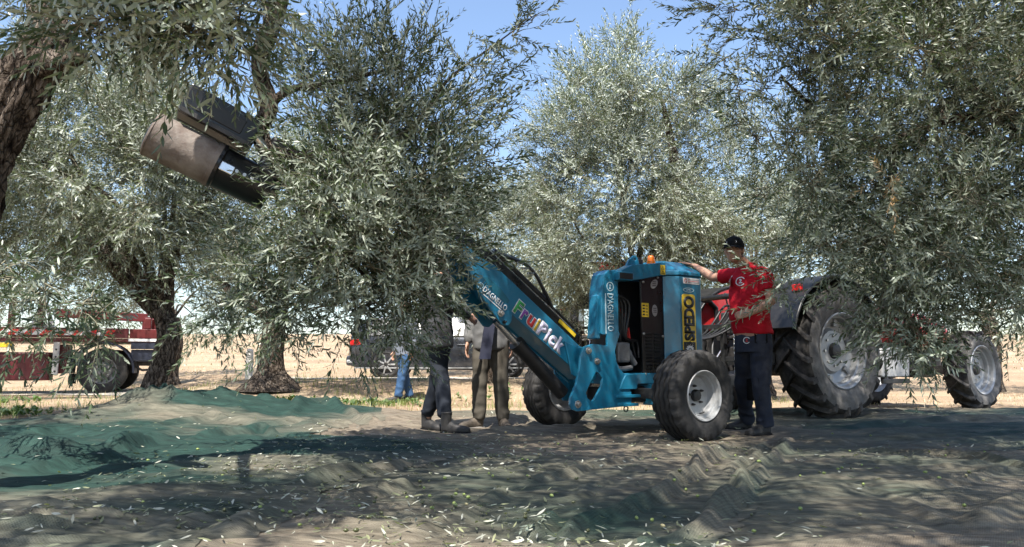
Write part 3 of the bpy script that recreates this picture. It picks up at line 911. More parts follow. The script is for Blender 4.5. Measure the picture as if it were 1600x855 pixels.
def near_left_tree():
    root = empty('olive_tree', (-2.95, 3.45, 0))
    tag(root, 'gnarled near olive tree at the left edge, its long limb gripped by the shaker jaws', 'tree', 'olive trees of the grove')
    lst = []
    bark_tube(lst, [(-2.98, 3.45, -0.1, 0.30), (-2.93, 3.44, 0.25, 0.21), (-2.80, 3.42, 0.75, 0.165), P4(-46, 330, 3.4, 0.116), P4(-24, 255, 3.4, 0.106), P4(8, 185, 3.4, 0.112), P4(44, 118, 3.4, 0.112), P4(78, 66, 3.42, 0.092), P4(84, 0, 3.5, 0.09), (-2.05, 3.65, 2.75, 0.12), (-1.95, 3.9, 3.2, 0.11), (-1.75, 4.3, 3.6, 0.10)], 80, 150, 0.20, 3)
    bark_tube(lst, [P4(75, 100, 3.38, 0.075), P4(102, 94, 3.30, 0.050), P4(128, 88, 3.24, 0.034), P4(136, 84, 3.22, 0.012)], 28, 16, 0.2, 8)
    # long limb arching over and down into the shaken part of the crown
    bark_tube(lst, [(-1.80, 4.2, 3.55, 0.10), (-1.62, 4.55, 3.62, 0.085), P4(440, -50, 4.75, 0.072), P4(432, 20, 4.75, 0.06), P4(411, 75, 4.75, 0.056), P4(408, 120, 4.75, 0.052), P4(420, 165, 4.75, 0.050), P4(405, 205, 4.75, 0.055), P4(425, 240, 4.75, 0.05), P4(480, 245, 4.7, 0.04), P4(540, 235, 4.7, 0.034), P4(600, 262, 4.65, 0.02)], 26, 90, 0.22, 12)
    bark_tube(lst, [P4(420, 165, 4.75, 0.036), P4(455, 140, 4.8, 0.026), P4(520, 130, 4.85, 0.02), P4(600, 110, 4.9, 0.012)], 12, 20, 0.1, 15)
    bark_tube(lst, [P4(425, 240, 4.75, 0.04), P4(470, 320, 4.65, 0.026), P4(540, 400, 4.55, 0.016), P4(600, 460, 4.5, 0.008)], 12, 20, 0.1, 16)
    bark_tube(lst, [P4(540, 235, 4.7, 0.026), P4(640, 200, 4.75, 0.018), P4(700, 125, 4.8, 0.010), P4(770, 72, 4.85, 0.006), P4(838, 22, 4.9, 0.003)], 8, 24, 0.1, 17)
    bark_tube(lst, [(-2.0, 3.8, 3.0, 0.09), (-1.4, 2.9, 3.5, 0.06), (-0.6, 2.0, 3.9, 0.03)], 12, 20, 0.1, 18)
    bark_tube(lst, [(-2.05, 3.7, 2.8, 0.09), (-2.8, 2.9, 3.4, 0.06), (-3.4, 2.0, 3.9, 0.03)], 12, 20, 0.1, 19)
    bark_tube(lst, [(-2.05, 3.65, 2.6, 0.05), P4(160, -60, 2.6, 0.022), P4(280, -10, 2.35, 0.010), P4(400, 0, 2.4, 0.004)], 10, 20, 0.1, 20)
    bark_tube(lst, [(-1.75, 4.3, 3.6, 0.07), (-0.6, 4.7, 4.4, 0.05), (0.9, 4.9, 4.9, 0.035), (2.4, 5.0, 5.1, 0.015)], 10, 24, 0.1, 27)  # unseen limb added to carry the clumps that shade the machine
    trunk_part(root, lst)
    up = (0, 0, 0.7)
    dn = (0.1, 0, -0.40)
    cl = [pc(490, 135, 5.0, .36, 10, up), pc(550, 125, 4.9, .38, 11, up), pc(630, 130, 4.9, .36, 11, up), pc(600, 170, 4.8, .40, 18, up),
          pc(520, 190, 4.8, .40, 17), pc(590, 230, 4.6, .46, 22), pc(675, 215, 4.75, .40, 18, (0.5, 0, 0.3)), pc(490, 280, 4.8, .32, 14),
          pc(540, 300, 4.45, .45, 24), pc(635, 310, 4.5, .45, 24), pc(705, 290, 4.75, .34, 15, (0.5, 0, 0)), pc(720, 335, 4.95, .22, 8, (0.4, 0, 0.2)),
          pc(455, 375, 4.7, .30, 13), pc(505, 395, 4.45, .42, 22), pc(590, 400, 4.4, .44, 24), pc(665, 385, 4.5, .36, 18),
          pc(410, 445, 4.75, .30, 12, dn), pc(480, 470, 4.6, .32, 14, dn), pc(560, 475, 4.5, .34, 16, dn), pc(622, 448, 4.45, .32, 14, dn), pc(665, 425, 4.6, .22, 8, dn),
          pc(615, 510, 4.5, .18, 5, dn), pc(645, 530, 4.5, .10, 3, dn), pc(700, 465, 4.7, .11, 3, dn), pc(440, 510, 4.8, .20, 7, dn), pc(350, 480, 5.2, .26, 8, dn),
          pc(760, 250, 5.0, .22, 6, (0.6, 0, 0.4)), pc(720, 160, 5.0, .22, 6, (0.6, 0, 0.5)), pc(370, 390, 5.2, .20, 7)]
    # along the thin branch against the sky
    for a, b in ((690, 135), (730, 100), (770, 75), (805, 50), (835, 28)): cl.append(pc(a, b, 4.87, .10, 3, (0.6, 0, 0.3)))
    for a in (520, 575, 610, 655): cl.append(pc(a, 62, 4.95, .14, 3, (0, 0, 1.0)))
    foliage(root, cl, 21, TW_FINE, M['leaf'], 1.0, upbias=0.22)
    # near leaves hanging in at the top left
    cl = [pc(130, -5, 2.35, .13, 8, dn), pc(190, 8, 2.3, .14, 10, dn), pc(250, 10, 2.3, .14, 10, dn), pc(310, 18, 2.3, .14, 10, dn), pc(365, 14, 2.35, .13, 9, dn), pc(415, 0, 2.4, .10, 6, dn), pc(90, 20, 2.4, .08, 4, dn),
          pc(220, 50, 2.3, .10, 6, dn), pc(290, 55, 2.3, .10, 6, dn), pc(350, 50, 2.35, .09, 5, dn), pc(150, 40, 2.3, .09, 5, dn), pc(20, -30, 2.6, .12, 4, dn),
          pc(300, -80, 2.4, .22, 10, dn), pc(180, -90, 2.4, .22, 10, dn), pc(400, -80, 2.5, .20, 8, dn)]
    foliage(root, cl, 22, TW_FINE, M['leaf'], 0.9, upbias=-0.1)
    # lower spray at the left edge
    cl = [pc(10, 430, 4.6, .26, 8, dn), pc(70, 455, 4.4, .28, 9, dn), pc(135, 480, 4.2, .22, 7, dn), pc(155, 530, 3.9, .14, 4, dn), pc(20, 520, 4.3, .12, 3, dn)]
    foliage(root, cl, 23, TW_FINE, M['leaf'], 1.0, upbias=-0.1)
    # the unseen crown overhead, above the picture, spread so its shade falls on the net
    cl = auto_clumps((-0.1, 2.3, 4.75), (3.2, 2.7, 0.85), 42, 0.38, 15, 24, -1.0, 0.3)
    k_ = 1 / math.tan(SUN_EL)
    def lit(c):      # leave the window through which the sun reaches the shaker head
        x, y = c[0] - math.sin(SUN_AZ) * k_ * (c[2] - 2.05), c[1] - math.cos(SUN_AZ) * k_ * (c[2] - 2.05)
        return math.hypot((x + 2.15) / 1.1, (y - 4.5) / 1.0) < 1
    cl = [c for c in cl if not lit(c[0])]
    rg = np.random.RandomState(28)
    for x in np.arange(-3.4, 3.2, 0.62):  # unseen clumps added to shade the near edge of the net
        for y in (-0.7, -0.05, 0.6):
            if rg.rand() < 0.55: cl.append(((x + rg.uniform(-.25, .25), y + rg.uniform(-.25, .25), 4.5 + rg.uniform(-.3, .4)), (.38, .38, .3), 13, (0, 0, 0.3)))
    for x in np.arange(-0.2, 2.7, 0.55):  # unseen clumps added to shade the blue machine
        for y in (4.35, 4.95, 5.5):
            if rg.rand() < 0.66: cl.append(((x + rg.uniform(-.2, .2), y + rg.uniform(-.2, .2), 5.1 + rg.uniform(-.15, .35)), (.36, .36, .3), 13, (0, 0, 0.3)))
    foliage(root, cl, 25, TW_FAR, M['leaf'], 1.35)
    return root
near_left_tree()

def near_right_tree():
    root = empty('olive_tree', (5.9, 6.7, 0))
    tag(root, 'dense near olive tree filling the right side in front of the tractor', 'tree', 'olive trees of the grove')
    lst = []
    bark_tube(lst, [(5.95, 6.7, -0.1, 0.34), (5.9, 6.7, 0.3, 0.25), (5.75, 6.65, 0.9, 0.21), (5.55, 6.55, 1.5, 0.20), (5.3, 6.4, 2.1, 0.16)], 40, 50, 0.18, 33)
    bark_tube(lst, [(5.35, 6.45, 2.0, 0.12), P4(1610, 150, 5.8, 0.075), P4(1575, 162, 5.6, 0.05), P4(1540, 175, 5.5, 0.04), P4(1470, 190, 5.4, 0.03), P4(1400, 215, 5.3, 0.015)], 20, 40, 0.18, 34)
    bark_tube(lst, [(5.3, 6.4, 2.1, 0.12), P4(1490, 120, 6.2, 0.07), P4(1470, 60, 6.1, 0.06), P4(1450, -60, 6.0, 0.04)], 16, 30, 0.18, 35)
    bark_tube(lst, [P4(1490, 160, 6.2, 0.06), P4(1400, 230, 6.0, 0.04), P4(1320, 210, 5.8, 0.025), P4(1220, 120, 5.6, 0.01)], 12, 30, 0.15, 36)
    bark_tube(lst, [P4(1400, 230, 6.0, 0.035), P4(1380, 330, 5.7, 0.02), P4(1330, 420, 5.5, 0.01)], 10, 20, 0.15, 37)
    trunk_part(root, lst)
    rnd = random.Random(5)
    def xmin(y): return np.interp(y, [-200, 0, 60, 140, 250, 380, 440, 490, 530], [1210, 1215, 1220, 1225, 1222, 1285, 1300, 1330, 1420])
    def ymax(x): return np.interp(x, [1180, 1240, 1300, 1350, 1400, 1440, 1500, 1560, 1620, 1750], [345, 392, 432, 436, 490, 518, 465, 442, 450, 450])
    cl = []
    for gy in range(-190, 520, 58):
        for gx in range(1190, 1760, 62):
            x, y = gx + rnd.uniform(-26, 26), gy + rnd.uniform(-24, 24)
            if x < xmin(y) or y > ymax(x): continue
            Yd = rnd.uniform(4.75, 6.0)
            b = (rnd.uniform(-0.3, 0.1), -0.2, 0.35 if y < 120 else -0.3)
            cl.append(pc(x, y, Yd, 0.31, 11, b))
    for x, y, d in ((1195, 300, 5.6), (1185, 220, 5.6), (1190, 140, 5.5), (1190, 60, 5.4), (1400, 500, 5.2), (1420, 535, 5.1), (1395, 455, 5.3), (1435, 470, 5.3), (1470, 470, 5.3), (1475, 500, 5.2), (1440, 515, 5.1), (1440, 560, 5.0)):
        cl.append(pc(x, y, d, 0.20, 6, (-0.5, 0, -0.2)))
    for x, y in ((1190, 18), (1150, 14), (1115, 12), (1150, 60), (1130, 95), (1155, 140), (1160, 190)): cl.append(pc(x, y, 5.3, 0.12, 3, (-0.8, 0, 0.2)))
    for x, y in ((1222, 425), (1222, 455)): cl.append(pc(x, y, 5.3, 0.10, 3, (-0.4, 0, -0.5)))
    foliage(root, cl, 41, TW_FINE, M['leaf'], 1.0, upbias=0.05)
    rnd = random.Random(9)
    cl = []
    for gy in range(-190, 470, 70):
        for gx in range(1240, 1800, 74):
            x, y = gx + rnd.uniform(-30, 30), gy + rnd.uniform(-28, 28)
            if x < xmin(y) + 25 or y > ymax(x) - 10: continue
            cl.append(pc(x, y, rnd.uniform(6.0, 7.2), 0.42, 5.5, (0, 0.1, 0.1)))
    foliage(root, cl, 43, TW_MID, M['leaf'], 1.15, upbias=0.1)
    cl = auto_clumps((6.2, 6.6, 4.6), (2.2, 2.4, 1.5), 30, 0.6, 7, 44, -0.8, 0.4)
    foliage(root, cl, 45, TW_FAR, M['leaf'], 1.35)
    # a dead brown sprig
    p = at(1395, 275, 4.55)
    cl = [((p.x, p.y, p.z), (0.10, 0.06, 0.10), 3, (0, 0, -0.5))]
    o = foliage(root, cl, 46, TW_FINE, M['dry_leaf'], 0.8, upbias=-0.3)
    o.name = 'dead_sprig'; o['label'] = 'dead brown sprig'
    return root
near_right_tree()

olive_tree('olive_tree', 'tall olive tree in the middle behind the blue machine', (2.25, 13.0, 0), [
    [(2.3, 13.0, -0.1, 0.36), (2.25, 13.0, 0.3, 0.26), (2.1, 12.95, 1.2, 0.2), (2.15, 12.9, 2.2, 0.17)],
    [(2.15, 12.9, 2.1, 0.13), (2.8, 12.6, 3.0, 0.11), (2.85, 12.5, 3.6, 0.09), (2.75, 12.4, 4.4, 0.07), (2.6, 12.4, 5.2, 0.03)]],
    (1.85, 12.5, 3.7), (1.8, 1.6, 2.6), 125, 0.52, 13, 51, TW_MID, M['leaf_sunlit'], 1.22, -0.97, shell=0.15)
olive_tree('olive_tree', 'leaning olive tree with the green net heaped at its trunk', (-4.6, 9.75, 0), [
    [(-4.75, 9.75, -0.1, 0.22), (-4.68, 9.75, 0.25, 0.15), (-4.53, 9.72, 0.75, 0.132), (-4.49, 9.7, 1.05, 0.135), (-4.62, 9.7, 1.4, 0.12)],
    [(-4.55, 9.7, 1.2, 0.10), (-4.45, 9.6, 2.0, 0.085), (-4.1, 9.5, 2.6, 0.075), (-3.7, 9.4, 3.2, 0.05)],
    [(-4.62, 9.7, 1.3, 0.11), (-5.2, 9.4, 2.0, 0.08), (-5.8, 9.2, 2.8, 0.04)]],
    (-5.35, 9.3, 2.95), (2.1, 1.7, 1.6), 105, 0.52, 15, 61, TW_MID, M['leaf_sunlit'], 1.1, -0.9, shell=0.25)
olive_tree('olive_tree', 'olive tree with flaring root base beside the white post', (-4.55, 14.2, 0.3), [
    [(-4.55, 14.2, 0.15, 0.62), (-4.55, 14.2, 0.33, 0.42), (-4.55, 14.2, 0.6, 0.25), (-4.55, 14.2, 1.2, 0.205), (-4.5, 14.2, 1.7, 0.20)],
    [(-4.5, 14.2, 1.5, 0.14), (-5.1, 14.0, 1.85, 0.11), (-5.8, 14.0, 2.4, 0.06)],
    [(-4.5, 14.2, 1.6, 0.15), (-4.2, 14.1, 2.3, 0.12), (-3.6, 14.0, 3.0, 0.06)]],
    (-4.0, 14.0, 3.35), (2.6, 1.9, 1.75), 85, 0.60, 10, 71, TW_MID, M['leaf_sunlit'], 1.3, -0.8, shell=0.25)
FAR = [((-0.4, 22.0), 2.6, 3.2, 81, 'pale distant olive tree seen between the shaken branch and the middle tree'),
       ((6.2, 19.0), 2.7, 3.2, 82, 'distant olive tree behind the tractor hood'),
       ((11.5, 18.0), 2.9, 2.5, 83, 'distant olive tree beyond the front wheel of the tractor at the right'),
       ((-9.8, 21.5), 2.6, 3.1, 84, 'distant olive tree behind the red truck bed')]
for (x, y), r, zc, sd, lb in FAR:
    g = float(terrain(np.array([x]), np.array([y]))[0])
    olive_tree('olive_tree', lb, (x, y, g), [[(x, y, g - 0.1, 0.32), (x, y, g + 0.4, 0.22), (x + 0.1, y, g + 1.3, 0.2), (x, y, g + 1.9, 0.16)]],
               (x, y, g + zc), (r, r, 1.7), 38, 0.85, 7, sd, TW_FAR, M['leaf_sunlit'], 1.7, -0.85, n=14, k=20)
olive_tree('olive_tree', 'pale olive tree filling the gap between the shaken branch and the tall middle tree', (-0.55, 15.0, 0.3), [
    [(-0.55, 15.0, 0.1, 0.30), (-0.55, 15.0, 0.6, 0.2), (-0.5, 15.0, 1.4, 0.18), (-0.45, 15.0, 1.9, 0.14)]],
    (-0.3, 14.9, 2.95), (1.9, 1.6, 1.5), 56, 0.55, 10, 97, TW_MID, M['leaf_sunlit'], 1.3, -0.85, shell=0.2)
olive_tree('olive_tree', 'olive tree between the tall middle tree and the dense right one', (4.7, 14.2, 0.0), [
    [(4.7, 14.2, -0.1, 0.32), (4.7, 14.2, 0.4, 0.22), (4.65, 14.2, 1.3, 0.2), (4.6, 14.1, 2.0, 0.15)]],
    (4.6, 14.0, 3.3), (1.9, 1.7, 2.1), 70, 0.58, 10, 98, TW_MID, M['leaf_sunlit'], 1.3, -0.9, shell=0.2)
olive_tree('olive_tree', 'olive tree out of the picture at the left shading the green net', (-7.4, 5.0, 0.0), [
    [(-7.4, 5.0, -0.1, 0.34), (-7.4, 5.0, 0.4, 0.24), (-7.3, 5.0, 1.4, 0.2), (-7.2, 5.0, 2.2, 0.16)]],
    (-7.1, 5.0, 3.7), (2.3, 2.1, 1.3), 40, 0.5, 12, 99, TW_FAR, M['leaf'], 1.35, -0.9)
olive_tree('olive_tree', 'low branching olive tree hanging over the truck at the far left', (-10.9, 14.0, 0.0), [
    [(-10.9, 14.0, -0.1, 0.34), (-10.9, 14.0, 0.3, 0.22), (-10.8, 13.95, 1.2, 0.2), (-10.7, 13.9, 1.9, 0.16)]],
    (-10.3, 13.8, 3.3), (2.5, 1.9, 1.9), 64, 0.60, 10, 96, TW_MID, M['leaf_sunlit'], 1.3, -0.8)
olive_tree('olive_tree', 'olive tree behind the camera whose crown shades the net', (3.3, -1.4, 0), [
    [(3.3, -1.4, -0.1, 0.35), (3.25, -1.35, 0.4, 0.25), (3.1, -1.1, 1.4, 0.2), (2.9, -0.8, 2.3, 0.17)]],
    (3.0, 1.1, 4.5), (2.6, 2.4, 1.1), 34, 0.45, 13, 91, TW_FAR, M['leaf'], 1.35, -1.0, shell=0.3)
print('trees', round(time.time() - T0, 1))
# ------------------------------------------------------------------ paints and materials of the machines
M['teal'] = pm('blue_green_paint', (0.008, 0.150, 0.262), 0.34, var=0.08, vs=3, spec=0.5, coat=0.25, dust=((0.14, 0.17, 0.18), 0.16, 30))
M['black'] = pm('black_paint', (0.010, 0.010, 0.011), 0.42, var=0.3, dust=((0.07, 0.065, 0.06), 0.22, 12))
M['gloss_black'] = pm('black_gloss_paint', (0.007, 0.007, 0.008), 0.30, var=0.2, dust=((0.05, 0.05, 0.05), 0.15, 14))
M['rubber'] = pm('tyre_rubber', (0.020, 0.020, 0.021), 0.75, var=0.3, vs=10, bump=0.15, bs=90, dust=((0.12, 0.11, 0.10), 0.35, 9), spec=0.3)
M['dusty_rubber'] = pm('dusty_tyre_rubber', (0.026, 0.025, 0.025), 0.8, var=0.3, vs=8, bump=0.2, bs=80, dust=((0.22, 0.20, 0.18), 0.5, 5.5), spec=0.2, stretch=(1, 1, 1))
M['sidewall'] = pm('dust_whitened_sidewall', (0.18, 0.17, 0.16), 0.9, var=0.45, vs=7, bump=0.2, bs=60, dust=((0.05, 0.047, 0.045), 0.75, 5), spec=0.15)
M['rim'] = pm('silver_rim_paint', (0.37, 0.38, 0.39), 0.42, metal=0.25, var=0.15, vs=5, dust=((0.24, 0.21, 0.18), 0.5, 6))
M['steel'] = pm('bright_steel', (0.62, 0.62, 0.62), 0.25, metal=1.0, var=0.1)
M['bolt'] = pm('zinc_bolt', (0.45, 0.44, 0.42), 0.35, metal=0.9, var=0.25, vs=40)
M['iron'] = pm('dark_iron', (0.045, 0.044, 0.045), 0.5, metal=0.4, var=0.4, vs=12, dust=((0.14, 0.12, 0.10), 0.3, 12))
M['engine'] = pm('grey_engine_casting', (0.16, 0.16, 0.165), 0.5, metal=0.3, var=0.25, vs=14, bump=0.2)
M['white'] = pm('white_sticker', (0.74, 0.75, 0.76), 0.45, var=0.06, vs=12)
M['ltblue'] = pm('pale_blue_lettering', (0.46, 0.62, 0.68), 0.45, var=0.1, vs=20)
M['yellow'] = pm('yellow_sticker', (0.72, 0.50, 0.03), 0.4, var=0.08, vs=10)
M['ink'] = pm('black_print', (0.010, 0.010, 0.010), 0.5, var=0.2)
M['red_print'] = pm('red_print', (0.62, 0.035, 0.03), 0.45, var=0.1)
M['green_print'] = pm('green_print', (0.05, 0.40, 0.10), 0.45, var=0.1)
M['purple_print'] = pm('violet_print', (0.30, 0.08, 0.42), 0.45, var=0.1)
M['lilac'] = pm('lilac_white_print', (0.66, 0.62, 0.80), 0.45, var=0.06)
M['orange_lens'] = pm('orange_lens', (0.85, 0.20, 0.02), 0.18, var=0.1)
M['red_lens'] = pm('red_lens', (0.55, 0.02, 0.02), 0.15, var=0.1)
M['red_paint'] = pm('red_paint', (0.42, 0.013, 0.018), 0.33, var=0.15, vs=4, coat=0.2, dust=((0.30, 0.20, 0.16), 0.18, 10))
M['maroon'] = pm('maroon_paint', (0.085, 0.008, 0.012), 0.45, var=0.25, vs=5, dust=((0.10, 0.07, 0.06), 0.3, 8))
M['navy_plastic'] = pm('navy_plastic', (0.022, 0.028, 0.050), 0.55, var=0.2)
M['grey_panel'] = pm('pale_grey_paint', (0.42, 0.42, 0.42), 0.45, var=0.1, dust=((0.30, 0.26, 0.22), 0.3, 8))
M['glass'] = pm('dark_glass', (0.02, 0.025, 0.03), 0.06, var=0.1, spec=0.6)
M['rust'] = pm('worn_rusty_steel', (0.20, 0.172, 0.150), 0.70, metal=0.1, var=0.5, vs=4, bump=0.4, bs=45, dust=((0.085, 0.045, 0.030), 0.9, 6))

def text_part(parent, name, body, origin, xd, yd, height, mat, width=None, bold=0.02, depth=0.0012, shear=0.0, spacing=1.0, label=None, lift=0.0):
    cu = bpy.data.curves.new(name, 'FONT'); cu.body = body; cu.size = 1.0; cu.offset = bold; cu.shear = shear; cu.space_character = spacing
    cu.resolution_u = 4
    tmp = bpy.data.objects.new('tmp', cu); C.objects.link(tmp)
    dg = bpy.context.evaluated_depsgraph_get(); dg.update()
    me = bpy.data.meshes.new_from_object(tmp.evaluated_get(dg))
    bpy.data.objects.remove(tmp); bpy.data.curves.remove(cu)
    n = len(me.vertices); co = np.empty(n * 3, np.float32); me.vertices.foreach_get('co', co); co = co.reshape(-1, 3)
    lo, hi = co.min(0), co.max(0)
    s = height / (hi[1] - lo[1]); sx = s if width is None else width / (hi[0] - lo[0])
    xd, yd = np.array(xd, float), np.array(yd, float); xd /= np.linalg.norm(xd); yd /= np.linalg.norm(yd)
    nn = np.cross(xd, yd)
    W = np.array(origin) + ((co[:, :1] - lo[0]) * sx) * xd + ((co[:, 1:2] - lo[1]) * s) * yd + nn * (depth + lift)
    me.vertices.foreach_set('co', W.astype(np.float32).ravel())
    me.materials.clear(); me.materials.append(mat); me.update()
    bm = bmesh.new(); bm.from_mesh(me)
    ext = bmesh.ops.solidify(bm, geom=bm.faces[:], thickness=-depth * 0.8)
    bm.to_mesh(me); bm.free()
    o = bpy.data.objects.new(name, me); C.objects.link(o); o.parent = parent
    if label: o['label'] = label
    return o, (hi[0] - lo[0]) * sx

def rounded(x0, x1, y0, y1, r, n=5):
    out = []
    for cx, cy, a0 in ((x1 - r, y1 - r, 0), (x0 + r, y1 - r, 90), (x0 + r, y0 + r, 180), (x1 - r, y0 + r, 270)):
        for k in range(n):
            a = R(a0 + 90 * k / (n - 1)); out.append((cx + r * math.cos(a), cy + r * math.sin(a)))
    return out

def circle(cx, cy, r, n=20): return [(cx + r * math.cos(2 * PI * k / n), cy + r * math.sin(2 * PI * k / n)) for k in range(n)]
def ring2(cx, cy, r0, r1, n=24): return [circle(cx, cy, r1, n), circle(cx, cy, r0, n)]
def gear(cx, cy, r, teeth=12):
    out = []
    for k in range(teeth * 4):
        a = 2 * PI * k / (teeth * 4); rr = r if k % 4 in (0, 1) else r * 0.78
        out.append((cx + rr * math.cos(a), cy + rr * math.sin(a)))
    return out

def ribbed_wheel(parent, name, loc, rz, R0=0.38, hw=0.145, rr=0.205):
    wpart = empty(name, loc, rz, parent)
    prof = [(-hw * .80, rr), (-hw * .95, rr + .03), (-hw, rr + .085), (-hw * .97, R0 - .045), (-hw * .90, R0 - .018)]
    tread0 = len(prof)
    for g in (-.075, -.026, .026, .075):
        prof += [(g - .011, R0), (g - .005, R0 - .017), (g + .005, R0 - .017), (g + .011, R0)]
    tread1 = len(prof)
    prof += [(hw * .90, R0 - .018), (hw * .97, R0 - .045), (hw, rr + .085), (hw * .95, rr + .03), (hw * .80, rr)]
    def fn(h, r, a, j):
        if tread0 <= j < tread1:
            tri = abs(((a * 22 / PI) % 2) - 1) * 2 - 1
            h += 0.006 * tri
        elif j in (tread0 - 1, tread1):
            k = (a * 26 / PI + (0 if h < 0 else 1)) % 2
            if k < 0.75: r -= 0.012; h *= 0.965
        return h, r
    mb = MB(); mb.lathe(prof, n=176, fn=fn)
    # sidewall lettering band and bead ring
    mb.build('tyre', M['rubber'], wpart, smooth=35)
    mb = MB()
    mb.lathe([(-.128, rr + .006), (-.134, rr), (-.124, rr - .012), (-.105, rr - .016), (-.080, rr - .020), (-.074, rr - .034), (-.03, rr - .040), (-.018, rr - .045), (-.010, .095), (-.020, .085), (-.020, .0001), (.010, .0001), (.010, .15), (.06, rr - .03), (.128, rr - .01), (.128, rr + .006)], n=56)
    mb.build('rim', M['rim'], wpart, smooth=30)
    mb = MB(); mb.lathe([(-.020, .0001), (-.020, .052), (-.046, .050), (-.056, .040), (-.060, .0001)], n=10)
    mb.build('hub_cap', M['black'], wpart, smooth=40)
    mb = MB(); mb.cyl((0, -.012, 0), (0, -.040, 0), 0.011, n=6); mb.cyl((0, -.040, 0), (0, -.052, 0), 0.007, n=8)
    b = mb.build('wheel_nut', M['iron'], wpart)
    for k in range(5):
        a = 2 * PI * k / 5 + 0.5
        p = (0.080 * math.cos(a), 0, 0.080 * math.sin(a))
        if k == 0: b.location = p
        else: share(b, 'wheel_nut', p, None, wpart)
    mb = MB(); mb.tube([(.05, -.02, -.150), (.055, -.05, -.145), (.06, -.065, -.135)], .005, 8); mb.build('valve', M['black'], wpart, smooth=40)
    return wpart

def build_machine():
    YAW = math.atan2(0.5729, 0.8196)
    O0 = Vector((0.998, 7.06, 0.0))
    root = empty('tree_shaker_trailer', O0, YAW)
    tag(root, 'blue green two-wheeled tree shaker trailer with long boom and clamp head', 'harvester')
    ca, sa = math.cos(YAW), math.sin(YAW)
    def ml(p):
        d = Vector(p) - O0
        return Vector((d.x * ca + d.y * sa, -d.x * sa + d.y * ca, d.z))
    T = M['teal']
    for i, (yy, rz) in enumerate(((-0.911, 0.0), (0.911, PI))):
        ribbed_wheel(root, 'wheel', (0, yy, 0.38), rz)
        g = O0 + Vector((-sa * yy, ca * yy, 0))
        CONTACT.append((g.x, g.y, 0.30))
    mb = MB(); mb.bar((0, -0.86, 0.38), (0, 0.86, 0.38), 0.09, 0.09); mb.build('axle', M['iron'], root, bevel=0.006)
    # lower side plates with an oblong cut-out
    outer = [(-.44, .80), (-.60, .815), (-.70, .79), (-.745, .70), (-.76, .60), (-.80, .47), (-.862, .36), (-.868, .305), (-.84, .262), (-.79, .246), (-.165, .275), (-.16, .385), (-.235, .55), (-.30, .60), (-.335, .66), (-.35, .76), (-.31, .86), (-.29, .90), (-.29, .92), (-.44, .92)]
    hole = [(-.575, .575), (-.545, .565), (-.505, .52), (-.515, .45), (-.60, .34), (-.63, .325), (-.675, .355), (-.69, .40), (-.66, .45)]
    far = [(-.44, .92), (-.52, .78), (-.50, .55), (-.40, .30), (-.165, .275), (-.16, .385), (-.235, .55), (-.30, .60), (-.31, .86), (-.29, .92)]
    for y0, y1, ol in ((-.345, -.32, [outer, hole]), (.32, .345, far)):
        mb = MB(); mb.xz(ol, y0, y1); mb.build('side_plate', T, root, bevel=0.004)
    # hollow posts each side of the boom
    for sgn in (-1,):
        mb = MB()
        post = [(-.44, .90), (-.29, .90), (-.29, 1.385), (-.22, 1.40), (-.24, 1.475), (-.40, 1.475), (-.455, 1.43), (-.49, 1.25), (-.50, .90)]
        mb.xz(post, sgn * .335, sgn * .16)
        mb.xz([(-.54, .86), (-.48, .86), (-.47, 1.28), (-.50, 1.24)], sgn * .30, sgn * .19)
        mb.build('post', T, root, bevel=0.010)
    # upper beams and cross tube
    beam = [(-.26, 1.475), (-.10, 1.545), (.34, 1.60), (.34, 1.475), (.27, 1.47), (.00, 1.415), (-.21, 1.385), (-.26, 1.40)]
    mb = MB(); mb.xz(beam, -.325, -.20); mb.build('upper_beam', T, root, bevel=0.008)
    mb = MB(); mb.xz([(.0, 1.50), (.34, 1.55), (.34, 1.46), (.0, 1.42)], .20, .30); mb.build('upper_beam', T, root, bevel=0.008)
    mb = MB(); mb.bb(-.34, -.16, -.40, -.335, 1.385, 1.46); mb.build('cross_tube', T, root, bevel=0.006)
    mb = MB(); mb.bb(-.33, -.17, -.4015, -.400, 1.395, 1.45); mb.build('tube_opening_shade', M['ink'], root)  # black plate painted as the shade inside the open tube end
    mb = MB(); mb.xz([(-.12, 1.50), (.34, 1.580), (.34, 1.600), (-.12, 1.52)], -.20, .20); mb.build('top_plate', T, root, bevel=0.004)
    # engine cover: front column with chamfered corner and sloping lid
    pl = [(.33, -.29), (.45, -.385), (.75, -.385), (.80, -.32), (.80, .32), (.75, .385), (.45, .385), (.33, .29)]
    mb = MB(); mb.xy(pl, .30, 1.475); mb.build('engine_cowl', T, root, bevel=0.008)
    mb = MB()
    up_ = [(.36, -.14), (.45, -.20), (.70, -.20), (.74, -.16), (.74, .16), (.70, .20), (.45, .20), (.36, .14)]
    pl2 = [(.325, -.295), (.447, -.392), (.755, -.392), (.808, -.325), (.808, .325), (.755, .392), (.447, .392), (.325, .295)]
    V = [(a, b, 1.478) for a, b in pl2] + [(a, b, 1.52 if abs(b) > .25 else 1.52) for a, b in pl2] + [(a, b, 1.635) for a, b in up_]
    F = [tuple(range(8))[::-1], tuple(range(16, 24))]
    for lv in (0, 8):
        for k in range(8): F.append((lv + k, lv + (k + 1) % 8, lv + 8 + (k + 1) % 8, lv + 8 + k))
    mb.add(V, F); mb.build('cowl_lid', T, root, bevel=0.010)
    # stickers on the cowl
    yf = -.3862
    mb = MB(); mb.xz(rounded(.475, .660, .705, 1.305, .03), yf, yf - .002); st = mb.build('name_sticker', M['yellow'], root, label='yellow sticker with black lettering')
    text_part(st, 'lettering', 'SPEDO', (.645, yf - .002, .862), (0, 0, 1), (-1, 0, 0), .150, M['ink'], width=.425, bold=0.055, label='heavy black vertical lettering')
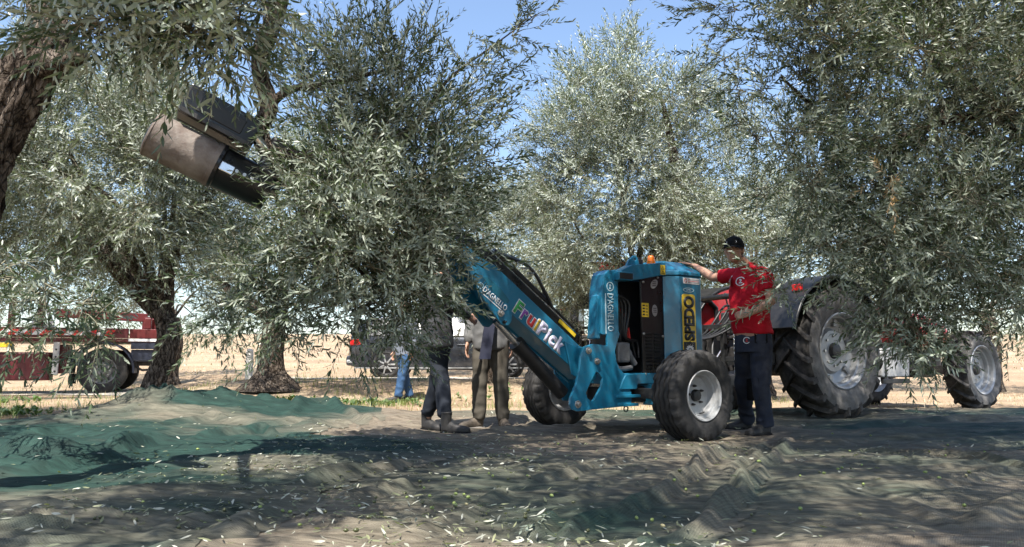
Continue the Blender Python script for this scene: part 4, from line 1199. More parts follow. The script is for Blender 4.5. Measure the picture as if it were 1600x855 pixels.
    mb = MB(); mb.xz([(.486, .715), (.648, .715), (.648, .850), (.486, .850)], yf - .002, yf - .0035); mb.build('gear_panel', M['ink'], st)
    for gx, gz, gr in ((.567, .835, .052), (.567, .770, .056), (.567, .728, .045)):
        mb = MB()
        gp = [(a, min(max(b, .716), .849)) for a, b in gear(gx, gz, gr, 14)]
        mb.xz([gp], yf - .0036 - .0006 * (gz < .8) - .0006 * (gz < .75), yf - .0045 - .0006 * (gz < .8) - .0006 * (gz < .75)); mb.build('gear_emblem', M['white'], st)
        mb = MB(); mb.xz(ring2(gx, max(gz, .745), gr * .28, gr * .42), yf - .0062, yf - .0068); mb.build('gear_ring', M['ink'], st)
    mb = MB(); mb.xz(rounded(.50, .73, 1.405, 1.462, .008), yf, yf - .002); st = mb.build('safety_sticker', M['white'], root, label='white safety sticker with red prohibition ring')
    mb = MB(); mb.xz(ring2(.535, 1.434, .014, .020), yf - .002, yf - .003); mb.build('prohibition_ring', M['red_print'], st)
    for k in range(3):
        mb = MB(); mb.xz([(.57, 1.415 + k * .014), (.72, 1.415 + k * .014), (.72, 1.420 + k * .014), (.57, 1.420 + k * .014)], yf - .002, yf - .003); mb.build('print_line', M['red_print'] if k == 1 else M['engine'], st)
    mb = MB(); mb.xz([[(.575 + .075 * math.cos(t), 1.345 + .022 * math.sin(t)) for t in np.linspace(0, 2 * PI, 28)[:-1]], [(.575 + .068 * math.cos(t), 1.345 + .017 * math.sin(t)) for t in np.linspace(0, 2 * PI, 28)[:-1]]], yf, yf - .0015); st = mb.build('oval_emblem', M['ltblue'], root)
    text_part(st, 'lettering', 'SPV', (.54, yf - .001, 1.335), (1, 0, 0), (0, 0, 1), .02, M['ltblue'], width=.07, bold=0.02, shear=0.3)
    # yellow warning sticker on the beam
    mb = MB(); mb.xz(rounded(.262, .325, 1.480, 1.572, .006), -.3255, -.328); st = mb.build('warning_sticker', M['yellow'], root, label='yellow warning sticker')
    for k in (0, 1):
        z0 = 1.488 + .042 * k
        mb = MB(); mb.xz([[(.272, z0), (.315, z0), (.2935, z0 + .034)], [(.281, z0 + .005), (.306, z0 + .005), (.2935, z0 + .025)]], -.328, -.329); mb.build('warning_triangle', M['ink'], st)
    # engine bay: its dark inside is put in as a plain black box
    mb = MB(); mb.bb(-.14, .33, -.05, .22, .55, 1.44); mb.build('bay_backing', M['black'], root, bevel=0.02)
    mb = MB(); mb.xz([(.045, 1.43), (.20, 1.465), (.335, 1.475), (.335, .52), (.05, .52)], -.285, -.262); panel = mb.build('louvre_panel', M['gloss_black'], root, bevel=0.004)
    for cx in (.125, .235):
        for k in range(11):
            mb = MB(); mb.box((cx, -.288, .60 + k * .032), (.075, .012, .014), Matrix.Rotation(0.5, 3, 'X')); mb.build('louvre', M['black'], panel)
    for cx, cz, tl in ((.215, 1.39, -0.9), (.215, 1.14, 0.0)):
        cs, sn = math.cos(tl), math.sin(tl)
        pts = [(cx + .035 * math.cos(t) * cs - .055 * math.sin(t) * sn, cz + .035 * math.cos(t) * sn + .055 * math.sin(t) * cs) for t in np.linspace(0, 2 * PI, 24)[:-1]]
        pin = [(cx + .8 * (a - cx), cz + .8 * (b - cz)) for a, b in pts]
        mb = MB(); mb.xz(pts, -.2855, -.287); st = mb.build('oval_sticker', M['rim'], panel)
        for k in (-1, 0, 1):
            mb = MB(); mb.xz([(cx - .022, cz + k * .018), (cx + .022, cz + k * .018), (cx + .022, cz + k * .018 + .006), (cx - .022, cz + k * .018 + .006)], -.287, -.2876); mb.build('print_line', M['ink'], panel)
    mb = MB(); mb.xz(rounded(.045, .135, 1.075, 1.205, .004), -.2855, -.2875); st = mb.build('warning_sticker', M['yellow'], panel)
    for k in range(4):
        mb = MB(); mb.xz([(.055, 1.09 + k * .028), (.085, 1.09 + k * .028), (.085, 1.105 + k * .028), (.055, 1.105 + k * .028)], -.2876, -.2882); mb.build('print_line', M['ink'], panel)
        mb = MB(); mb.xz([(.095, 1.09 + k * .028), (.125, 1.09 + k * .028), (.125, 1.098 + k * .028), (.095, 1.098 + k * .028)], -.2876, -.2882); mb.build('print_line', M['ink'], panel)
    for bx, bz in ((.065, 1.40), (.26, 1.455), (.06, .92), (.31, .90), (.07, .55), (.31, .55)):
        mb = MB(); mb.cyl((bx, -.285, bz), (bx, -.297, bz), .012, n=8); mb.ball((bx, -.297, bz), (.012, .006, .012), nu=8, nv=5); mb.build('bolt', M['bolt'], panel, smooth=40)
    mb = MB(); mb.bb(-.255, -.10, -.285, -.10, .655, .835); mb.build('gear_pump', M['engine'], root, bevel=0.022, seg=3)
    mb = MB(); mb.cyl((-.10, -.25, .74), (-.02, -.25, .64), .026); mb.cyl((-.12, -.25, .76), (-.09, -.25, .73), .034); mb.build('lever', M['engine'], root, smooth=40)
    mb = MB(); mb.tube([(-.27, -.24, .72), (-.285, -.25, .64), (-.24, -.27, .60), (-.16, -.27, .60), (-.08, -.26, .61)], .024, 12); mb.build('exhaust_pipe', M['engine'], root, smooth=40)
    for k in range(7):
        mb = MB(); mb.tube([(-.285, -.16, .60 + .036 * k), (-.30, -.24, .60 + .036 * k), (-.28, -.29, .60 + .036 * k)], .011, 8); mb.build('cooling_fin', M['black'], root)
    for a, b in (((-.12, -.10, 1.20), (.02, -.12, 1.05)), ((-.02, -.16, .98), (.0, -.16, .86))):
        mb = MB(); mb.bar(a, b, .035, .02); mb.build('red_hose_clip', M['red_print'], root, bevel=0.006)
    for k in range(5):
        mb = MB(); y0 = -.12 - .02 * k
        mb.tube(spline([(-.26, y0, 1.36 - .02 * k), (-.18 + .03 * k, y0 - .03, 1.2), (-.10, y0 - .02, 1.0 - .03 * k), (-.14 + .05 * k, y0, .85), (.0 + .02 * k, y0, .70)], 16).tolist(), .013, 8); mb.build('hydraulic_hose', M['black'], root, smooth=60)
    # chassis
    mb = MB(); mb.bb(-.30, .78, -.30, -.22, .46, .56); mb.bb(-.30, .78, .22, .30, .46, .56); mb.bb(-.24, -.16, -.22, .22, .46, .55); mb.build('chassis_rail', T, root, bevel=0.008)
    mb = MB(); mb.xz([(-.235, .545), (-.27, .50), (-.31, .42), (-.10, .42), (-.08, .50), (-.08, .555)], -.355, -.30); mb.build('bracket', T, root, bevel=0.006)
    mb = MB(); mb.bb(-.36, -.06, -.36, -.25, .345, .372); mb.bb(-.34, -.08, -.352, -.25, .27, .295); mb.build('foot_plate', T, root, bevel=0.004)
    mb = MB(); mb.bb(-.16, .30, -.26, .26, .30, .43); mb.build('sump', M['black'], root, bevel=0.01)
    mb = MB(); mb.bb(.10, .20, -.33, -.22, .27, .46); mb.build('bracket', T, root, bevel=0.006)
    mb = MB(); mb.lathe([(-.004, .028), (.004, .028), (.004, .020), (-.004, .020)], c=(-.20, -.31, .245), n=18); mb.build('shackle', M['iron'], root, smooth=40)
    for bx, bz, br in ((-.66, .755, .024), (-.565, .665, .024), (-.785, .305, .026)):
        mb = MB(); mb.cyl((bx, -.345, bz), (bx, -.352, bz), br * 1.25, n=18); mb.cyl((bx, -.352, bz), (bx, -.375, bz), br * .8, n=6); mb.build('pivot_bolt', M['bolt'], root, bevel=0.002)
    # boom
    arm = [(-1.80, 1.60), (-1.74, 1.575), (-1.63, 1.50), (-1.50, 1.455), (-.589, .80), (-.40, .72), (-.36, .62), (-.42, .50), (-.48, .47), (-1.316, 1.045), (-1.325, .99), (-1.365, .955), (-1.42, .96), (-1.54, 1.085), (-1.66, 1.24), (-1.78, 1.44)]
    for y0, y1 in ((-.15, -.13), (.13, .15)):
        mb = MB(); mb.xz([arm, [(-1.61, 1.335), (-1.56, 1.335), (-1.42, 1.235), (-1.36, 1.155), (-1.375, 1.135), (-1.41, 1.14), (-1.50, 1.205)]] if False else arm, y0, y1); mb.build('boom_plate', T, root, bevel=0.006)
    mb = MB(); mb.xz([(-1.62, 1.47), (-1.50, 1.44), (-.589, .785), (-.44, .66), (-.50, .50), (-1.32, 1.065), (-1.50, 1.20)], -.129, .129); mb.build('boom_box', T, root, bevel=0.004)
    # recess in the boom plate: its shade painted as a thin darker blue sheet
    mb = MB(); mb.xz([(-1.62, 1.345), (-1.565, 1.345), (-1.43, 1.255), (-1.35, 1.165), (-1.36, 1.145), (-1.40, 1.145), (-1.50, 1.215)], -.1505, -.152); mb.build('recess_shade', pm('recess_shade_blue', (0.008, 0.11, 0.17), 0.5), root)
    mb = MB(); mb.xz([(-.78, .84), (-.62, .785), (-.50, .80), (-.41, .70), (-.47, .58), (-.60, .50), (-.70, .55)], -.172, -.152); mb.build('shoulder_plate', T, root, bevel=0.006)
    for bx, bz, br in ((-1.44, 1.055, .030), (-1.405, .985, .014)):
        mb = MB(); mb.cyl((bx, -.15, bz), (bx, -.165, bz), br, n=18); mb.cyl((bx, -.165, bz), (bx, -.19, bz), br * .6, n=6); mb.build('pivot_bolt', M['bolt'] if br > .02 else M['ink'], root, bevel=0.002)
    d = Vector((-.589 + 1.50, 0, .80 - 1.455)).normalized(); nrm = Vector((-d.z, 0, d.x)) * 1.0
    if nrm.z < 0: nrm = -nrm
    a0 = Vector((-1.62, 0, 1.535)); a1 = Vector((-.60, 0, .80))
    mb = MB(); mb.bar(a0 + nrm * .055, a1 + nrm * .055, .20, .085, nrm); mb.build('boom_slide', M['gloss_black'], root, bevel=0.008)
    mb = MB(); mb.bar(a0 + nrm * .103 + Vector((0, -.092, 0)), a1 + nrm * .103 + Vector((0, -.092, 0)), .012, .010, nrm); mb.build('slide_rail', M['steel'], root)
    mb = MB(); q = a1 + nrm * .07 - d * .02; mb.bar(q - d * .26 + Vector((0, -.106, 0)), q - d * .04 + Vector((0, -.106, 0)), .010, .032, nrm); mb.build('yellow_marker', M['yellow'], root)
    mb = MB(); mb.cyl(a0 + nrm * .16 + d * .12 + Vector((0, -.02, 0)), a0 + nrm * .16 + d * .80 + Vector((0, -.02, 0)), .030); mb.cyl(a0 + nrm * .16 + d * .80 + Vector((0, -.02, 0)), a1 + nrm * .16 - d * .06 + Vector((0, -.02, 0)), .015); mb.build('slide_cylinder', M['black'], root, smooth=40)
    for k in range(4):
        y0 = -.06 + .04 * k
        p = [a0 + nrm * .12 + d * .10, a0 + nrm * (.22 + .02 * k) + d * .32, a0 + nrm * (.27 + .02 * k) + d * (.5 + .04 * k), a0 + nrm * (.20) + d * (.74 + .05 * k), a0 + nrm * .12 + d * (.92 + .04 * k)]
        mb = MB(); mb.tube(spline([tuple(v + Vector((0, y0, 0))) for v in p], 22).tolist(), .014, 8); mb.build('hydraulic_hose', M['black'], root, smooth=60)
    for k in range(3):
        q = a0 + nrm * .20 + d * (.34 + .07 * k) + Vector((0, -.085, 0))
        mb = MB(); mb.bar(q, q + nrm * .04 + d * .05, .02, .02); mb.build('hose_fitting', M['steel'], root, bevel=0.003)
    # lift cylinder
    c0, c1, c2 = Vector((-1.43, -.06, 1.00)), Vector((-1.21, -.06, .81)), Vector((-.72, -.06, .385))
    mb = MB(); mb.cyl(c0, c1 + (c2 - c1) * .1, .030); mb.build('piston_rod', M['steel'], root, smooth=40)
    mb = MB(); mb.cyl(c1, c2, .062); mb.cyl(c1 - (c2 - c1) * .02, c1 + (c2 - c1) * .06, .070); mb.build('lift_cylinder', M['black'], root, smooth=40)
    # lettering on the boom: line of text falling along the boom
    e = Vector((.56, 0, -.392)).normalized(); un = Vector((-e.z, 0, e.x))
    base = Vector((-1.325, -.1525, 1.070))
    x = 0.0
    for ch, mt, hh, ad, yo in (('F', 'green_print', .118, .012, 0), ('r', 'purple_print', .088, .008, 0), ('u', 'red_print', .088, .010, 0), ('i', 'yellow', .112, .012, 0), ('P', 'lilac', .118, .010, 0), ('i', 'lilac', .112, .010, 0), ('c', 'lilac', .088, .006, 0), ('k', 'lilac', .120, 0, 0)):
        o = base + e * x + un * .012
        w2 = dict(F=.068, r=.056, u=.076, i=.026, P=.080, c=.068, k=.078)[ch]
        text_part(root, 'letter_outline', ch, o - e * .008 - un * .008, e, un, hh + .016, M['white'], width=w2 + .016, bold=0.07, depth=.0012)
        text_part(root, 'letter', ch, o, e, un, hh, M[mt], width=w2, bold=0.035, depth=.0026)
        x += w2 + .019
    base = Vector((-1.665, -.1525, 1.262))
    text_part(root, 'lettering', "D'AGNELLO", base + e * .055, e, un, .052, M['white'], width=.275, bold=0.02, label='white name lettering along the boom')
    mb = MB(); mb.bar(base + e * .055 - un * .014, base + e * .33 - un * .014, .002, .007, un); mb.build('lettering_underline', M['white'], root)
    def emblem(cx, cz, r, y):
        mb = MB(); mb.xz(ring2(cx, cz, r * .82, r), y, y - .0015)
        mb.xz([(cx - r * .3, cz + r * .4), (cx + r * .1, cz + r * .55), (cx + r * .35, cz + r * .2), (cx + r * .05, cz - r * .05), (cx + r * .4, cz - r * .5), (cx - r * .35, cz - r * .5), (cx - r * .1, cz - r * .1), (cx - r * .2, cz + r * .1)], y, y - .0015)
        mb.build('round_emblem', M['ltblue'], root)
    q = base + e * .020 + un * .026; emblem(q.x, q.z, .026, -.1525)
    # vertical lettering on the post, reading downwards
    text_part(root, 'lettering', "D'AGNELLO", (-.425, -.3365, 1.262), (0, 0, -1), (1, 0, 0), .075, M['ltblue'], width=.335, bold=0.018, label='pale blue vertical name lettering on the post')
    mb = MB(); mb.bb(-.452, -.440, -.338, -.3355, .905, 1.262); mb.build('lettering_underline', M['ltblue'], root)
    emblem(-.39, 1.325, .042, -.3365)
    # beacon, filler cap, lifting eye on top
    mb = MB(); mb.lathe([(1.585, .042), (1.61, .042), (1.61, .036), (1.65, .034), (1.664, .022), (1.668, .0001)], c=(.27, -.20, 0.01), ax='z', n=20, closed=False); mb.build('beacon', M['orange_lens'], root, smooth=40)
    mb = MB(); mb.cyl((.12, -.16, 1.57), (.12, -.16, 1.625), .06); mb.cyl((.12, -.16, 1.62), (.12, -.16, 1.645), .045); mb.build('filler_cap', M['black'], root, bevel=0.005)
    mb = MB(); mb.xz([[(-.10, 1.53), (.08, 1.56), (.06, 1.62), (.035, 1.65), (.005, 1.65), (-.06, 1.60)], circle(.02, 1.615, .016, 12)], -.24, -.215); mb.build('lifting_eye', T, root, bevel=0.003)
    # drawbar to the tractor
    mb = MB(); mb.bar((.78, 0, .45), (2.0, 0, .48), .12, .12); mb.bar((.78, -.28, .50), (1.5, -.06, .48), .07, .07); mb.bar((.78, .28, .50), (1.5, .06, .48), .07, .07); mb.build('drawbar', M['iron'], root, bevel=0.008)
    # -------- inner boom, wrist link and shaker head
    tip = Vector((-2.02, 0.0, 1.82))
    mb = MB(); mb.bar(a0 + nrm * .03, tip, .15, .13, nrm); mb.build('inner_boom', M['gloss_black'], root, bevel=0.008)
    mb = MB(); mb.bar((-1.86, -.10, 1.58), (-2.0, -.10, 1.70), .04, .10, nrm); mb.bar((-1.86, .10, 1.58), (-2.0, .10, 1.70), .04, .10, nrm); mb.build('boom_tip_bracket', M['teal'], root, bevel=0.006)
    hb = ml(at(425, 275, 4.85))
    mb = MB(); mb.tube(spline([tuple(tip), tuple(tip.lerp(hb, .35) + Vector((0, 0, .10))), tuple(tip.lerp(hb, .7) + Vector((0, 0, .05))), tuple(hb)], 14).tolist(), .065, 16); mb.build('wrist_link', M['black'], root, smooth=50)
    for k in range(3):
        of = Vector((0, -.05 + .05 * k, .07))
        mb = MB(); mb.tube(spline([tuple(tip + of), tuple(tip.lerp(hb, .4) + of + Vector((0, 0, .2))), tuple(hb + of)], 14).tolist(), .014, 8); mb.build('hydraulic_hose', M['black'], root, smooth=60)
    def W(px, py, y): return ml(at(px, py, y))
    # lower jaw: drum
    p0, p1 = W(236, 209, 4.50), W(338, 259, 4.66)
    ax = (p1 - p0).normalized()
    mb = MB(); mb.tube([p0 - ax * .005, p0, p0 + ax * .01, p0 + ax * .012, p1 - ax * .03, p1 - ax * .028, p1], [.130, .146, .148, .144, .144, .150, .150], 48); mb.build('drum', M['rust'], root, smooth=35, label='worn rusty steel drum of the lower jaw')
    mb = MB(); mb.tube([p0 - ax * .012, p0 - ax * .004], [.11, .135], 40); mb.build('drum_end', M['black'], root, smooth=35)
    p2 = W(420, 300, 4.82)
    mb = MB(); mb.tube([p1, p1 + ax * .02, p1 + ax * .022, p2], [.152, .152, .140, .130], 40); mb.build('jaw_collar', M['gloss_black'], root, smooth=35)
    sd = ax.cross(Vector((0, 0, 1))).normalized(); up = sd.cross(ax)
    mb = MB(); mb.box(p1 + ax * .07 - sd * .0 - up * .02 + (-sd if sd.y > 0 else sd) * .140, (.09, .02, .06), Matrix((ax, sd, up)).transposed()); mb.build('clamp_lug', M['steel'], root, bevel=0.006)
    for k in range(3):
        q = p1 + ax * (.13 + .05 * k) + (-sd if sd.y > 0 else sd) * .132 - up * .01
        mb = MB(); mb.cyl(q, q + (-sd if sd.y > 0 else sd) * .02, .012, n=8); mb.build('bolt', M['bolt'], root)
    # upper jaw: long black box with pad
    u0, u1 = W(288, 158, 4.55), W(398, 218, 4.74)
    ax = (u1 - u0).normalized(); sd = ax.cross(Vector((0, 0, 1))).normalized(); up = sd.cross(ax); L = (u1 - u0).length
    rm = Matrix((ax, sd, up)).transposed()
    mid = (u0 + u1) / 2
    mb = MB()
    for s2 in (-1, 1): mb.box(mid + sd * .09 * s2, (L, .025, .20), rm)
    mb.box(mid - up * .085, (L, .16, .03), rm); mb.box(u0 + ax * .012, (.025, .16, .19), rm); mb.box(u1 - ax * .012, (.03, .16, .19), rm)
    mb.build('upper_jaw', M['gloss_black'], root, bevel=0.010)
    mb = MB(); mb.box(mid + up * .03, (L * .9, .15, .05), rm); mb.build('jaw_pad', M['rubber'], root, bevel=0.015)
    for s2 in (-1, 1):
        mb = MB(); mb.box(mid + sd * .106 * s2 + up * .0, (L * .62, .008, .10), rm); mb.build('jaw_side_panel', M['black'], root, bevel=0.004)
        mb = MB(); mb.box(mid + sd * .108 * s2 - up * .085, (L * .98, .012, .03), rm); mb.build('jaw_edge_strip', M['iron'], root, bevel=0.003)
    # rear block joining the jaws
    c = W(428, 262, 4.86)
    mb = MB(); mb.box(c, (.20, .24, .34), rm); mb.build('clamp_body', M['gloss_black'], root, bevel=0.03, seg=3)
    j0, j1 = W(395, 222, 4.80), W(430, 262, 4.9)
    mb = MB(); mb.cyl(j0 + sd * .12, j1 + sd * .12, .035); mb.build('clamp_cylinder', M['steel'], root, smooth=40)
    return root
machine = build_machine()

# ------------------------------------------------------------------ tractor
def lug_wheel(parent, loc, R0, hw, rr, nl, lug_h, tyre_mat, rim_in, lug_w=0.055, name='wheel'):
    wp = empty(name, loc, 0, parent)
    rt = R0 - lug_h
    prof = [(-hw * .78, rr), (-hw * .95, rr + .25 * (rt - rr)), (-hw, rr + .55 * (rt - rr)), (-hw * .96, rr + .8 * (rt - rr)), (-hw * .82, rt - .012), (-hw * .4, rt), (0, rt + .004), (hw * .4, rt), (hw * .82, rt - .012), (hw * .96, rr + .8 * (rt - rr)), (hw, rr + .55 * (rt - rr)), (hw * .95, rr + .25 * (rt - rr)), (hw * .78, rr)]
    mb = MB(); mb.lathe(prof, n=72); mb.build('tyre', tyre_mat, wp, smooth=50)
    mb = MB(); sw = [(p[0] - .003, p[1]) for p in prof[:4]]; mb.lathe(sw + [(q[0] + .006, q[1]) for q in sw[::-1]], n=72); mb.build('sidewall', M['sidewall'], wp, smooth=50)
    # one chevron bar, then shared copies
    def lug(side):
        mb = MB(); V, F = [], []
        k = 7
        for i in range(k):
            t = i / (k - 1)
            h = side * (-0.04 + (hw * 1.0 + 0.04) * t)
            a = -0.30 * t * (1.15 if R0 > .7 else 1.2)
            rb = rt - .02 - (.075 * max(0, t - .72) / .28) * (R0 / .8)
            top = R0 - (.055 * max(0, t - .80) / .20) * (R0 / .8)
            wd = lug_w * (0.75 + .35 * t) / R0 / 2
            for (r, da) in ((rb, -wd * 1.35), (top, -wd * .85), (top, wd * .85), (rb, wd * 1.35)):
                V.append((r * math.sin(a + da), h, r * math.cos(a + da)))
        for i in range(k - 1):
            for j in range(4): F.append((i * 4 + j, i * 4 + (j + 1) % 4, i * 4 + 4 + (j + 1) % 4, i * 4 + 4 + j))
        F += [(0, 1, 2, 3), tuple((k - 1) * 4 + j for j in (3, 2, 1, 0))]
        mb.add(V, F)
        return mb.build('tread_lug', M['dusty_rubber'] if R0 < .7 else tyre_mat, wp, bevel=0.006)
    for side in (-1, 1):
        l0 = lug(side)
        for i in range(nl):
            a = 2 * PI * (i + (0.5 if side > 0 else 0)) / nl
            if i == 0: l0.rotation_euler = (0, a, 0)
            else: share(l0, 'tread_lug', (0, 0, 0), (0, a, 0), wp)
    mb = MB()
    y0 = -hw * .80
    mb.lathe([(y0 - .012, rr + .012), (y0 - .02, rr), (y0, rr - .02), (y0 + .05, rr - .03), (y0 + .06, rr - .05), (y0 + rim_in * .8, rr - .06), (y0 + rim_in, rr * .62), (y0 + rim_in * .72, rr * .55), (y0 + rim_in * .70, rr * .30), (y0 + rim_in * .70, .0001), (y0 + rim_in + .05, .0001), (y0 + rim_in + .05, rr * .6), (hw * .5, rr - .05), (-y0, rr - .02), (-y0 + .02, rr + .012)], n=60)
    mb.build('rim', M['rim'], wp, smooth=32)
    mb = MB(); mb.lathe([(y0 + rim_in * .70, rr * .22), (y0 + rim_in * .45, rr * .19), (y0 + rim_in * .40, rr * .14), (y0 + rim_in * .40, .0001)], n=24, closed=False); mb.build('hub', M['iron'], wp, smooth=40)
    nb = 8
    mb = MB(); mb.cyl((0, y0 + rim_in * .72, 0), (0, y0 + rim_in * .62, 0), .016, n=6); b = mb.build('wheel_nut', M['bolt'], wp)
    for k in range(nb):
        a = 2 * PI * k / nb; p = (rr * .40 * math.cos(a), 0, rr * .40 * math.sin(a))
        if k == 0: b.location = p
        else: share(b, 'wheel_nut', p, None, wp)
    # rim clamps
    mb = MB(); mb.box((0, y0 + rim_in * .8, 0), (.06, .03, .09)); q = mb.build('rim_clamp', M['rim'], wp, bevel=0.005)
    for k in range(6 if R0 > .7 else 0):
        a = 2 * PI * k / 6 + .2; p = ((rr - .10) * math.sin(a), 0, (rr - .10) * math.cos(a))
        if k == 0: q.location = p; q.rotation_euler = (0, a, 0)
        else: share(q, 'rim_clamp', p, (0, a, 0), wp)
    if R0 <= .7: bpy.data.objects.remove(q)
    return wp

def build_tractor(loc, yaw, label, cab, simple=False):
    """local frame: origin on the ground under the rear axle, x forward, y left"""
    root = empty('tractor', loc, yaw)
    tag(root, label, 'tractor', 'red tractors')
    WB, TW = 3.35, 0.80
    for sy, rz in ((-1, 0), (1, PI)):
        a = lug_wheel(root, (0, sy * TW, .80), .80, .235, .44, 18, .055, M['dusty_rubber'], .17); a.rotation_euler = (0, 0, rz)
        b = lug_wheel(root, (WB, sy * TW, .565), .565, .165, .34, 15, .045, M['dusty_rubber'], .13, .045); b.rotation_euler = (0, 0, rz)
    K, RD = M['black'], M['red_paint']
    mb = MB(); mb.bar((0, -.75, .80), (0, .75, .80), .16, .16); mb.bb(-.35, .5, -.30, .30, .55, 1.05); mb.build('rear_axle', M['iron'], root, bevel=0.02)
    mb = MB(); mb.bar((WB, -.72, .565), (WB, .72, .565), .12, .14); mb.bb(WB - .2, WB + .2, -.15, .15, .45, .75); mb.build('front_axle', M['iron'], root, bevel=0.015)
    mb = MB(); mb.bb(.5, WB + .35, -.20, .20, .55, .95); mb.build('gearbox', M['iron'], root, bevel=0.02)
    # hood
    mb = MB()
    rings = [((.95, 0, 1.22), .36, .30), ((1.4, 0, 1.22), .36, .31), ((2.4, 0, 1.18), .34, .29), ((3.3, 0, 1.12), .32, .26), ((3.75, 0, 1.06), .29, .20)]
    V, F, n = [], [], 24
    for c, a, b in rings:
        for k in range(n):
            th = 2 * PI * k / n; cx, sx = math.cos(th), math.sin(th)
            V.append((c[0], a * math.copysign(abs(cx) ** .55, cx), c[2] + b * math.copysign(abs(sx) ** .55, sx)))
    for i in range(len(rings) - 1):
        for k in range(n): F.append((i * n + k, i * n + (k + 1) % n, (i + 1) * n + (k + 1) % n, (i + 1) * n + k))
    F += [tuple(reversed(range(n))), tuple((len(rings) - 1) * n + k for k in range(n))]
    mb.add(V, F); mb.build('hood', RD, root, smooth=35)
    for sy in (-1, 1):
        mb = MB(); mb.bb(2.3, 3.5, sy * .345, sy * .30, .98, 1.22); g = mb.build('side_grille', K, root, bevel=0.01)
        for k in range(9):
            mb = MB(); mb.bb(2.36 + k * .125, 2.44 + k * .125, sy * .356, sy * .345, 1.0, 1.2); mb.build('grille_slat', RD, g)
        mb = MB(); mb.ball((3.74, sy * .17, 1.12), (.05, .10, .06)); mb.build('headlight', M['glass'], root, smooth=60)
    # rear fenders: arched sheet over each big tyre
    for sy in (-1, 1):
        pts, inn = [], []
        for k in range(15):
            a = R(15 + 150 * k / 14)
            pts.append((-.02 + .90 * math.cos(a), .82 + .88 * math.sin(a))); inn.append((-.02 + .87 * math.cos(a), .82 + .85 * math.sin(a)))
        mb = MB(); mb.xz(pts + inn[::-1], sy * .52, sy * 1.0); mb.build('rear_fender', K, root, bevel=0.008, smooth=30)
        mb = MB(); mb.xz([(-.02 + .86 * math.cos(R(a)), .82 + .84 * math.sin(R(a))) for a in range(15, 166, 10)] + [(-.5, 1.1), (.5, 1.1)], sy * .53, sy * .56); mb.build('fender_side', RD, root)
        mb = MB(); mb.box((-.62, sy * .86, 1.52), (.05, .12, .08)); mb.build('rear_lamp', M['red_lens'], root, bevel=0.01)
    # step, tank
    mb = MB(); mb.xz([(.98, .48), (1.62, .48), (1.66, .80), (1.50, .86), (1.05, .86), (.98, .80)], -.86, -.40); mb.build('fuel_tank', M['grey_panel'], root, bevel=0.03, seg=3)
    mb = MB(); mb.bb(1.0, 1.60, -.865, -.84, .40, .46); mb.bb(1.04, 1.10, -.86, -.80, .40, .9); mb.build('step', M['iron'], root, bevel=0.005)
    mb = MB(); mb.xz([(.98, .48), (1.62, .48), (1.66, .80), (1.50, .86), (1.05, .86), (.98, .80)], .40, .86); mb.build('tool_box', K, root, bevel=0.03)
    # seat, wheel, console
    mb = MB(); mb.bb(-.1, .38, -.24, .24, 1.22, 1.34); mb.bb(-.16, -.02, -.23, .23, 1.3, 1.72); mb.build('seat', K, root, bevel=0.05, seg=3)
    mb = MB(); mb.cyl((.95, 0, 1.2), (.72, 0, 1.62), .03); mb.build('steering_column', K, root, smooth=40)
    mb = MB()
    mb.tube([(.72 + .2 * math.cos(t) * .5, .2 * math.sin(t), 1.63 + .2 * math.cos(t) * .4) for t in np.linspace(0, 2 * PI, 25)], .014, 8, cap=False); mb.build('steering_wheel', K, root, smooth=60)
    mb = MB(); mb.bb(.85, 1.0, -.3, .3, .95, 1.5); mb.build('dashboard', K, root, bevel=0.03)
    mb = MB(); mb.tube([(1.9, -.42, 1.2), (1.9, -.42, 1.75), (1.92, -.42, 2.15), (1.98, -.42, 2.25)], [.05, .05, .03, .03], 16); mb.build('exhaust', M['iron'], root, smooth=40)
    if cab:
        for x, s in ((-.55, 1), (.98, 1)):
            for sy in (-1, 1):
                mb = MB(); mb.bar((x, sy * .60, 1.05), (x * .92, sy * .55, 2.28), .06, .06); mb.build('cab_post', K, root, bevel=0.01)
        for sy in (-1, 1):
            mb = MB(); mb.xz([(-.52, 1.3), (.93, 1.1), (.88, 2.24), (-.49, 2.24)], sy * .575, sy * .582); mb.build('cab_window', M['glass'], root)
        mb = MB(); mb.xy(rounded(-.68, 1.08, -.68, .68, .18), 2.28, 2.46); mb.build('cab_roof', RD, root, bevel=0.05, seg=3)
        mb = MB(); mb.bb(-.585, -.575, -.56, .56, 1.5, 2.24); mb.build('rear_window', M['glass'], root)
    else:
        for sy in (-1, 1):
            mb = MB(); mb.tube([(-.42, sy * .52, 1.0), (-.45, sy * .52, 1.38), (-.62, sy * .48, 1.46), (-.85, sy * .42, 1.47), (-.88, 0, 1.47)], .035, 12); mb.build('roll_bar', K, root, smooth=40)
        mb = MB(); mb.xz([(-.42, 1.05), (-.10, 1.10), (.20, 1.32), (.15, 1.44), (-.30, 1.42), (-.46, 1.25)], -.50, -.24); mb.build('seat_side_cover', RD, root, bevel=0.05, seg=3)
    # linkage at the back
    for sy in (-1, 1):
        mb = MB(); mb.bar((-.25, sy * .28, .62), (-1.05, sy * .36, .52), .05, .07); mb.build('lift_arm', M['iron'], root, bevel=0.006)
        mb = MB(); mb.cyl((-.35, sy * .28, 1.12), (-.80, sy * .33, .58), .022); mb.build('lift_rod', M['steel'], root, smooth=40)
    mb = MB(); mb.cyl((-.35, 0, 1.0), (-1.0, 0, .95), .03); mb.build('top_link', M['iron'], root, smooth=40)
    # black hitch frame with ladder bars and safety chain
    mb = MB()
    for yy in (-.46, -.16, .16, .46): mb.bb(-1.12, -1.06, yy - .03, yy + .03, .38, 1.12)
